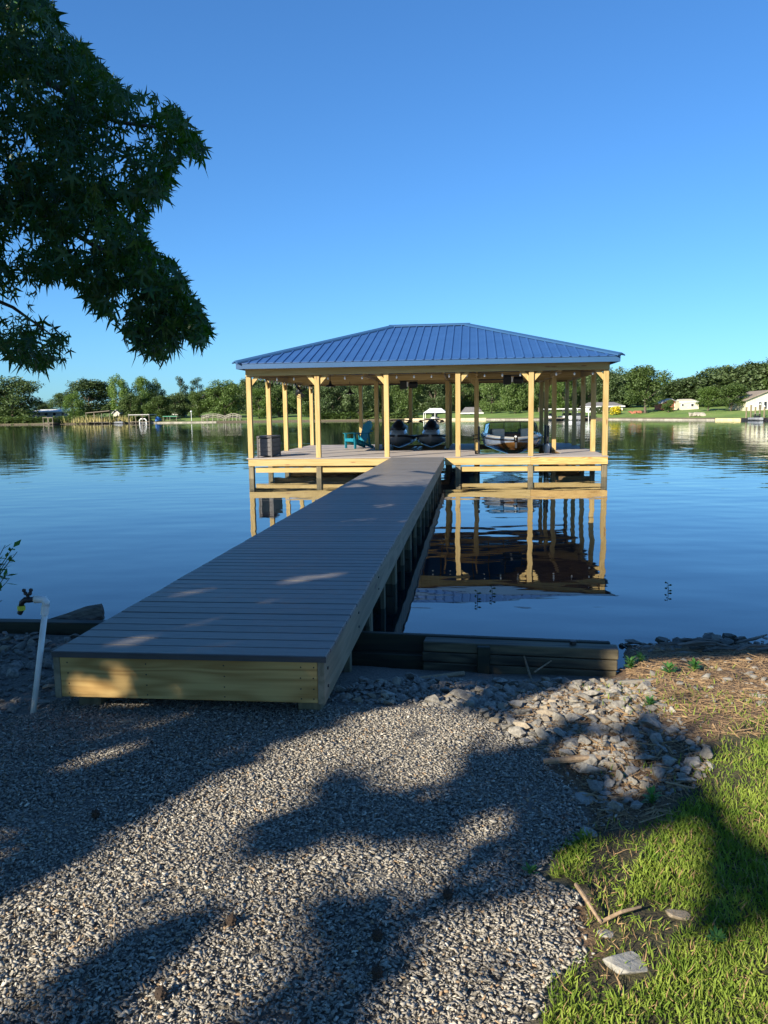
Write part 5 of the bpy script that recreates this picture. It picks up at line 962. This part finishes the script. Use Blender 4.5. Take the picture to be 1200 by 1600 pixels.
def lit_mask(u, v):
    ju = .045*fnoise(u, v, 3.5, 2.)+.035*fnoise(u, v, 11., 3.); m = np.zeros(len(u), bool)
    for q in LIT: m |= inpoly(u+ju, v-ju, q)
    for p, r in LITSP:
        h = p.z+.32; a, b = p.x-T2[0]*h, p.y-T2[1]*h; m |= ((u-a)**2*1.2+(v-b)**2*.5) < r*r*.45
    m |= v > 10.2+.5*fnoise(u, v, 1.2, 5.)
    return m
LOBES = 5
def star_leaf():
    v = [(0, 0, 0)]; f = []
    for k in range(LOBES):
        a = -math.pi/2+math.pi/2+(k-2)*1.15+math.pi/2; L_ = [.62, .95, 1.1, .95, .62][k]
        b0, b1 = a-.40, a+.40; L_ *= 1.18; v += [(.24*math.cos(b0), .24*math.sin(b0), .03), (L_*.55*math.cos(a-.17), L_*.55*math.sin(a-.17), -.06), (L_*math.cos(a), L_*math.sin(a), -.30), (L_*.55*math.cos(a+.17), L_*.55*math.sin(a+.17), -.06)]
    n_ = len(v)
    for k in range(LOBES):
        i = 1+k*4; nx_ = 1+(k+1)*4 if k < LOBES-1 else None
        f += [(0, i, i+1), (i+1, i+2, i+3), (0, i+1, i+3)]
        if nx_: f.append((0, i+3, nx_))
    return np.array(v)*np.array([1, 1, 1]), np.array(f)
SLV, SLF = star_leaf()
SIMPV = np.array([[0, -.5, 0], [.5, .1, .1], [.15, .25, 0], [0, .7, -.1], [-.15, .25, 0], [-.5, .1, .1]]); SIMPF = np.array([[0, 1, 2], [0, 2, 4], [2, 3, 4], [0, 4, 5]])
ELL = [((-5.6, -1.0, 6.2), (4.6, 4.8, 3.6)), ((-5.6, -8.2, 4.6), (4.8, 4.6, 3.1)), ((-1.6, -9.4, 4.6), (4.4, 4.2, 3.0)), ((-10.5, -5.5, 7.6), (4.6, 4.8, 3.8))]
rng = np.random.default_rng(61)
NU = 210000
u = rng.uniform(-6, 5.5, NU); v = rng.uniform(-4.5, 11, NU); k = ~lit_mask(u, v)
k &= ~((fnoise(u, v, 3.4, 8.)+.55*fnoise(u, v, 10., 9.) > np.where(v+.55*u < -.1, .20, .40)) & (v < 2.5) & (rng.random(NU) < .72))
for du, dv in ((.055, .075), (-.055, -.075), (.045, -.035), (-.045, .035)): k &= ~lit_mask(u+du, v+dv)
k |= (rng.random(NU) < .010)*(v < 2)
u, v = u[k], v[k]
Lpos = [[] for _ in ELL]; G0 = np.stack([u, v, np.full(len(u), -.32)], -1); dvec = SD
pick = rng.integers(0, 4, len(u)); done = np.zeros(len(u), bool)
for rep in range(4):
    for e, (c, r) in enumerate(ELL):
        i = np.where((~done) & ((pick+rep) % 4 == e))[0]
        if not len(i): continue
        o_ = (G0[i]-np.array(c))/np.array(r); d_ = dvec/np.array(r); A_ = d_@d_; B_ = o_@d_; C_ = (o_*o_).sum(1)-1; D2 = B_*B_-A_*C_; ok = D2 > 0; i = i[ok]; B_ = B_[ok]; q_ = np.sqrt(D2[ok]); t0 = (-B_-q_)/A_; t1 = (-B_+q_)/A_
        t_ = t0+(t1-t0)*rng.random(len(i)); Lpos[e].append(G0[i]+dvec*t_[:, None]); done[i] = True
# foliage seen at the upper left of the picture
SIL = [(-40, -40), (65, -20), (90, 25), (105, 50), (150, 90), (190, 135), (240, 150), (275, 165), (300, 200), (322, 230), (315, 250), (285, 240), (270, 270), (262, 305), (235, 320), (228, 345), (215, 345), (232, 375), (245, 395), (270, 405), (290, 440), (318, 490), (328, 520), (315, 535), (285, 525), (255, 560), (225, 550), (195, 530), (175, 500), (140, 470), (110, 440), (80, 430), (60, 450), (45, 480), (75, 505), (108, 525), (112, 565), (90, 560), (60, 575), (20, 560), (-40, 545)]
HOLES = [([(105, 240), (160, 190), (175, 215), (150, 262), (118, 285)], .45), ([(0, 350), (40, 330), (55, 360), (45, 420), (60, 450), (20, 470), (0, 480)], .5), ([(140, 250), (200, 250), (205, 280), (150, 285)], .5), ([(-40, 480), (50, 478), (70, 500), (20, 515), (-40, 520)], .8), ([(180, 262), (215, 270), (210, 300), (170, 300)], .35)]
n = 21000; sx_ = rng.uniform(-200, 330, n); sy_ = rng.uniform(-60, 580, n); k = inpoly(np.maximum(sx_, -39), sy_, SIL)
for q, pr_ in HOLES: k &= ~(inpoly(sx_, sy_, q) & (rng.random(n) < pr_))
cl = fnoise(sx_, sy_, .021, 3.); k &= rng.random(n) < np.clip(.80+1.5*cl+.35*np.clip((200-sx_-.3*sy_)/200, 0, 1), .14, 1)
sx_, sy_ = sx_[k], sy_[k]; n = len(sx_); edge = np.clip((330-sx_)/330, 0, 1); dep = 5.0+rng.random(n)*(.9+2.4*edge)
rays = CF[None]+CR[None]*((sx_-600)/FPX)[:, None]-CU[None]*((sy_-800)/FPX)[:, None]
FP = CAM[None]+rays*dep[:, None]
# drop hidden-crown leaves that would cut into the view or come too close to the lens
def clear_view(p):
    px, py, z = proj(p); return ~((z > .2) & (px > -60) & (px < 1260) & (py > -80) & (py < 1680)) & (np.linalg.norm(p-CAM, axis=1) > 2.0)
names = [('sweetgum_tree', 'sweetgum tree whose dark star-leaved boughs hang in at the upper left', (-6.6, -2.2)), ('shade_tree', 'broad tree behind the camera on the left, seen only by its shade on the gravel', (-6.2, -9.2)), ('shade_tree', 'broad tree straight behind the camera, seen only by its shade on the grass', (-1.4, -11.0)), ('shade_tree', 'tall tree standing farthest left behind the camera, seen only by its shade', (-11., -6.2))]
treeobj = []
for e, (nm, lab, (tx, ty)) in enumerate(names):
    zb = gz(tx, ty); t = thing(nm, lab, 'tree', (tx, ty, zb)); treeobj.append(t); c = Vector(ELL[e][0])-Vector((tx, ty, zb))
    MB().tube([(0, 0, -.3), (.02, 0, .3), (.1, .05, 1.6), (.05, .1, 3.2), (c.x*.5, c.y*.5, c.z), (c.x*.9, c.y*.9, c.z+1.8)], [.36, .27, .22, .19, .12, .04], 12).obj('trunk', 'bark', t, smooth=True)
    for k in range(9):
        a = k*2.399; r = ELL[e][1][0]*random.uniform(.55, .85); z0 = 2.2+k*.35; dx, dy = math.cos(a), math.sin(a)
        endp = np.array([[tx+c.x*.6+dx*r, ty+c.y*.6+dy*r, zb+z0+1.9]]); 
        if not clear_view(endp)[0]: continue
        seg = endp[0]*np.linspace(.25, 1, 12)[:, None]+np.array([tx, ty, zb+z0])*(1-np.linspace(.25, 1, 12))[:, None]; uu, vv = shade_uv(seg)
        if lit_mask(uu, vv).any(): continue
        MB().tube([(.06, .06, z0), (c.x*.3+dx*r*.45, c.y*.3+dy*r*.45, z0+1.2), (c.x*.6+dx*r, c.y*.6+dy*r, z0+1.9)], [.10, .06, .015], 7).obj('limb', 'bark', t, smooth=True)
    p = np.concatenate(Lpos[e]); p = p[clear_view(p)]; s = rng.uniform(.09, .145, len(p)); sl_ = np.array([tx, ty, zb])
    V, F = scatter([(SIMPV, SIMPF)], p-sl_, rotmats(len(p), 1.1), s, np.zeros(len(p), int))
    tag(link('crown', npmesh(V, F, 'leaf_shade'), t), kind='stuff')
t = treeobj[0]; org = np.array(t.location)
# drooping star leaves: local +Y (middle lobe) points down and outward
n = len(FP); az = rng.uniform(0, 6.28, n); droop = rng.uniform(.65, 1.5, n); yv = np.stack([np.cos(az)*np.cos(droop), np.sin(az)*np.cos(droop), -np.sin(droop)], -1)
rv = rng.normal(size=(n, 3)); xv = np.cross(yv, rv); xv /= np.linalg.norm(xv, axis=1)[:, None]; zv = np.cross(xv, yv); ROT = np.stack([xv, yv, zv], -1)*rng.uniform([.5, .9, .6], [1., 1.15, 1.6], (n, 3))[:, None, :]; sc = .05+.055*rng.random(n)**1.3
depth_rank = np.argsort(dep-.004*sx_); ind = np.zeros(n, bool)
edgepx = np.array([not inpoly(np.array([a+14.]), np.array([b+4.]), SIL)[0] or not inpoly(np.array([a+2.]), np.array([b+16.]), SIL)[0] for a, b in zip(sx_, sy_)]); cand = [i for i in depth_rank if edgepx[i] and sx_[i] > 0 and sy_[i] > 0][:170]; cand += [i for i in depth_rank if i not in set(cand) and sx_[i] > 0 and sy_[i] > 0][:300-len(cand)]; ind[cand] = True
lme = npmesh(SLV, SLF, 'leaf_near')
for i in np.where(ind)[0]:
    o = link('leaf', lme, t); Mx = Matrix(ROT[i].tolist()).to_4x4(); o.matrix_basis = Matrix.Translation(Vector(FP[i]-org))@Mx@Matrix.Scale(float(sc[i]), 4)
V, F = scatter([(SLV, SLF)], FP[~ind]-org, ROT[~ind], sc[~ind], np.zeros((~ind).sum(), int)); tag(link('foliage', npmesh(V, F, 'leaf_near'), t), kind='stuff')
def bough(pts, r):
    MB().tube([CAM+ray(px, py)*d-org for px, py, d in pts], r, 6).obj('bough', 'bark', t, smooth=True)
bough([(-420, 40, 8.5), (-150, 70, 7.2), (60, 120, 6.4), (180, 190, 5.9), (290, 205, 5.5)], [.07, .05, .03, .016, .005]); bough([(-420, 200, 8.5), (-150, 280, 7.2), (60, 330, 6.4), (190, 410, 5.8), (300, 490, 5.5)], [.07, .05, .03, .016, .005]); bough([(-420, 330, 8.2), (-100, 430, 6.8), (20, 480, 6.2), (90, 530, 5.9)], [.05, .03, .014, .004]); bough([(60, 330, 6.4), (150, 290, 6.0), (230, 330, 5.6)], [.02, .01, .004]); bough([(-150, 70, 7.2), (20, 10, 6.6), (80, 40, 6.2)], [.03, .014, .004])
cv_ = clear_view(np.array([[-6.6, -2.2, 3.]]))
MB().tube([(.05, .1, 2.9), (1.2, 1.6, 3.6), tuple(CAM+ray(-420, 120)*8.5-org)], [.13, .10, .06], 8).obj('limb', 'bark', t, smooth=True)
# ------------------------------------------------------------ shrub at the left edge
sh = thing('shrub', 'small green leafy shrub poking in at the left edge above the edging', 'shrub', (-1.95, .9, gz(-1.95, .9)))
so = np.array(sh.location); rng = np.random.default_rng(71); stems = []
for k, (px, py) in enumerate(((20, 856), (27, 862), (16, 868), (8, 852), (12, 896), (14, 905), (3, 938), (-30, 850), (-60, 880), (-40, 930))):
    tip = Vector(at(px, py, .8+.04*(k % 3))); b = sh.location+Vector((random.uniform(-.06, .06), 0, 0)); mid = (tip+b)/2+Vector((-.06, 0, .12)); q = [b*(1-s_)**2+mid*2*s_*(1-s_)+tip*s_*s_ for s_ in np.linspace(0, 1, 7)]; MB().tube([p-sh.location for p in q], [.006, .005, .005, .004, .003, .003, .002], 5).obj('stem', 'leaf_shade', sh)
    for j in range(12):
        s_ = random.uniform(.55, 1.02); p = b*(1-s_)**2+mid*2*s_*(1-s_)+tip*s_*s_-sh.location; L_ = random.uniform(.05, .085); a = random.uniform(0, 6.28); el = random.uniform(-.3, .8); d = Vector((math.cos(a)*math.cos(el), math.sin(a)*math.cos(el), math.sin(el))); sd = d.cross(Vector((random.uniform(-.5, .5), 0, 1))).normalized()*L_*.22
        MB().add([p, p+d*L_*.45-sd, p+d*L_, p+d*L_*.45+sd], [(0, 1, 2, 3)]).obj('leaf', 'leaf_weed', sh)
for o in bpy.data.objects:
    if o.type == 'MESH' and o.parent is None and 'label' not in o and 'kind' not in o: print('UNTAGGED', o.name)
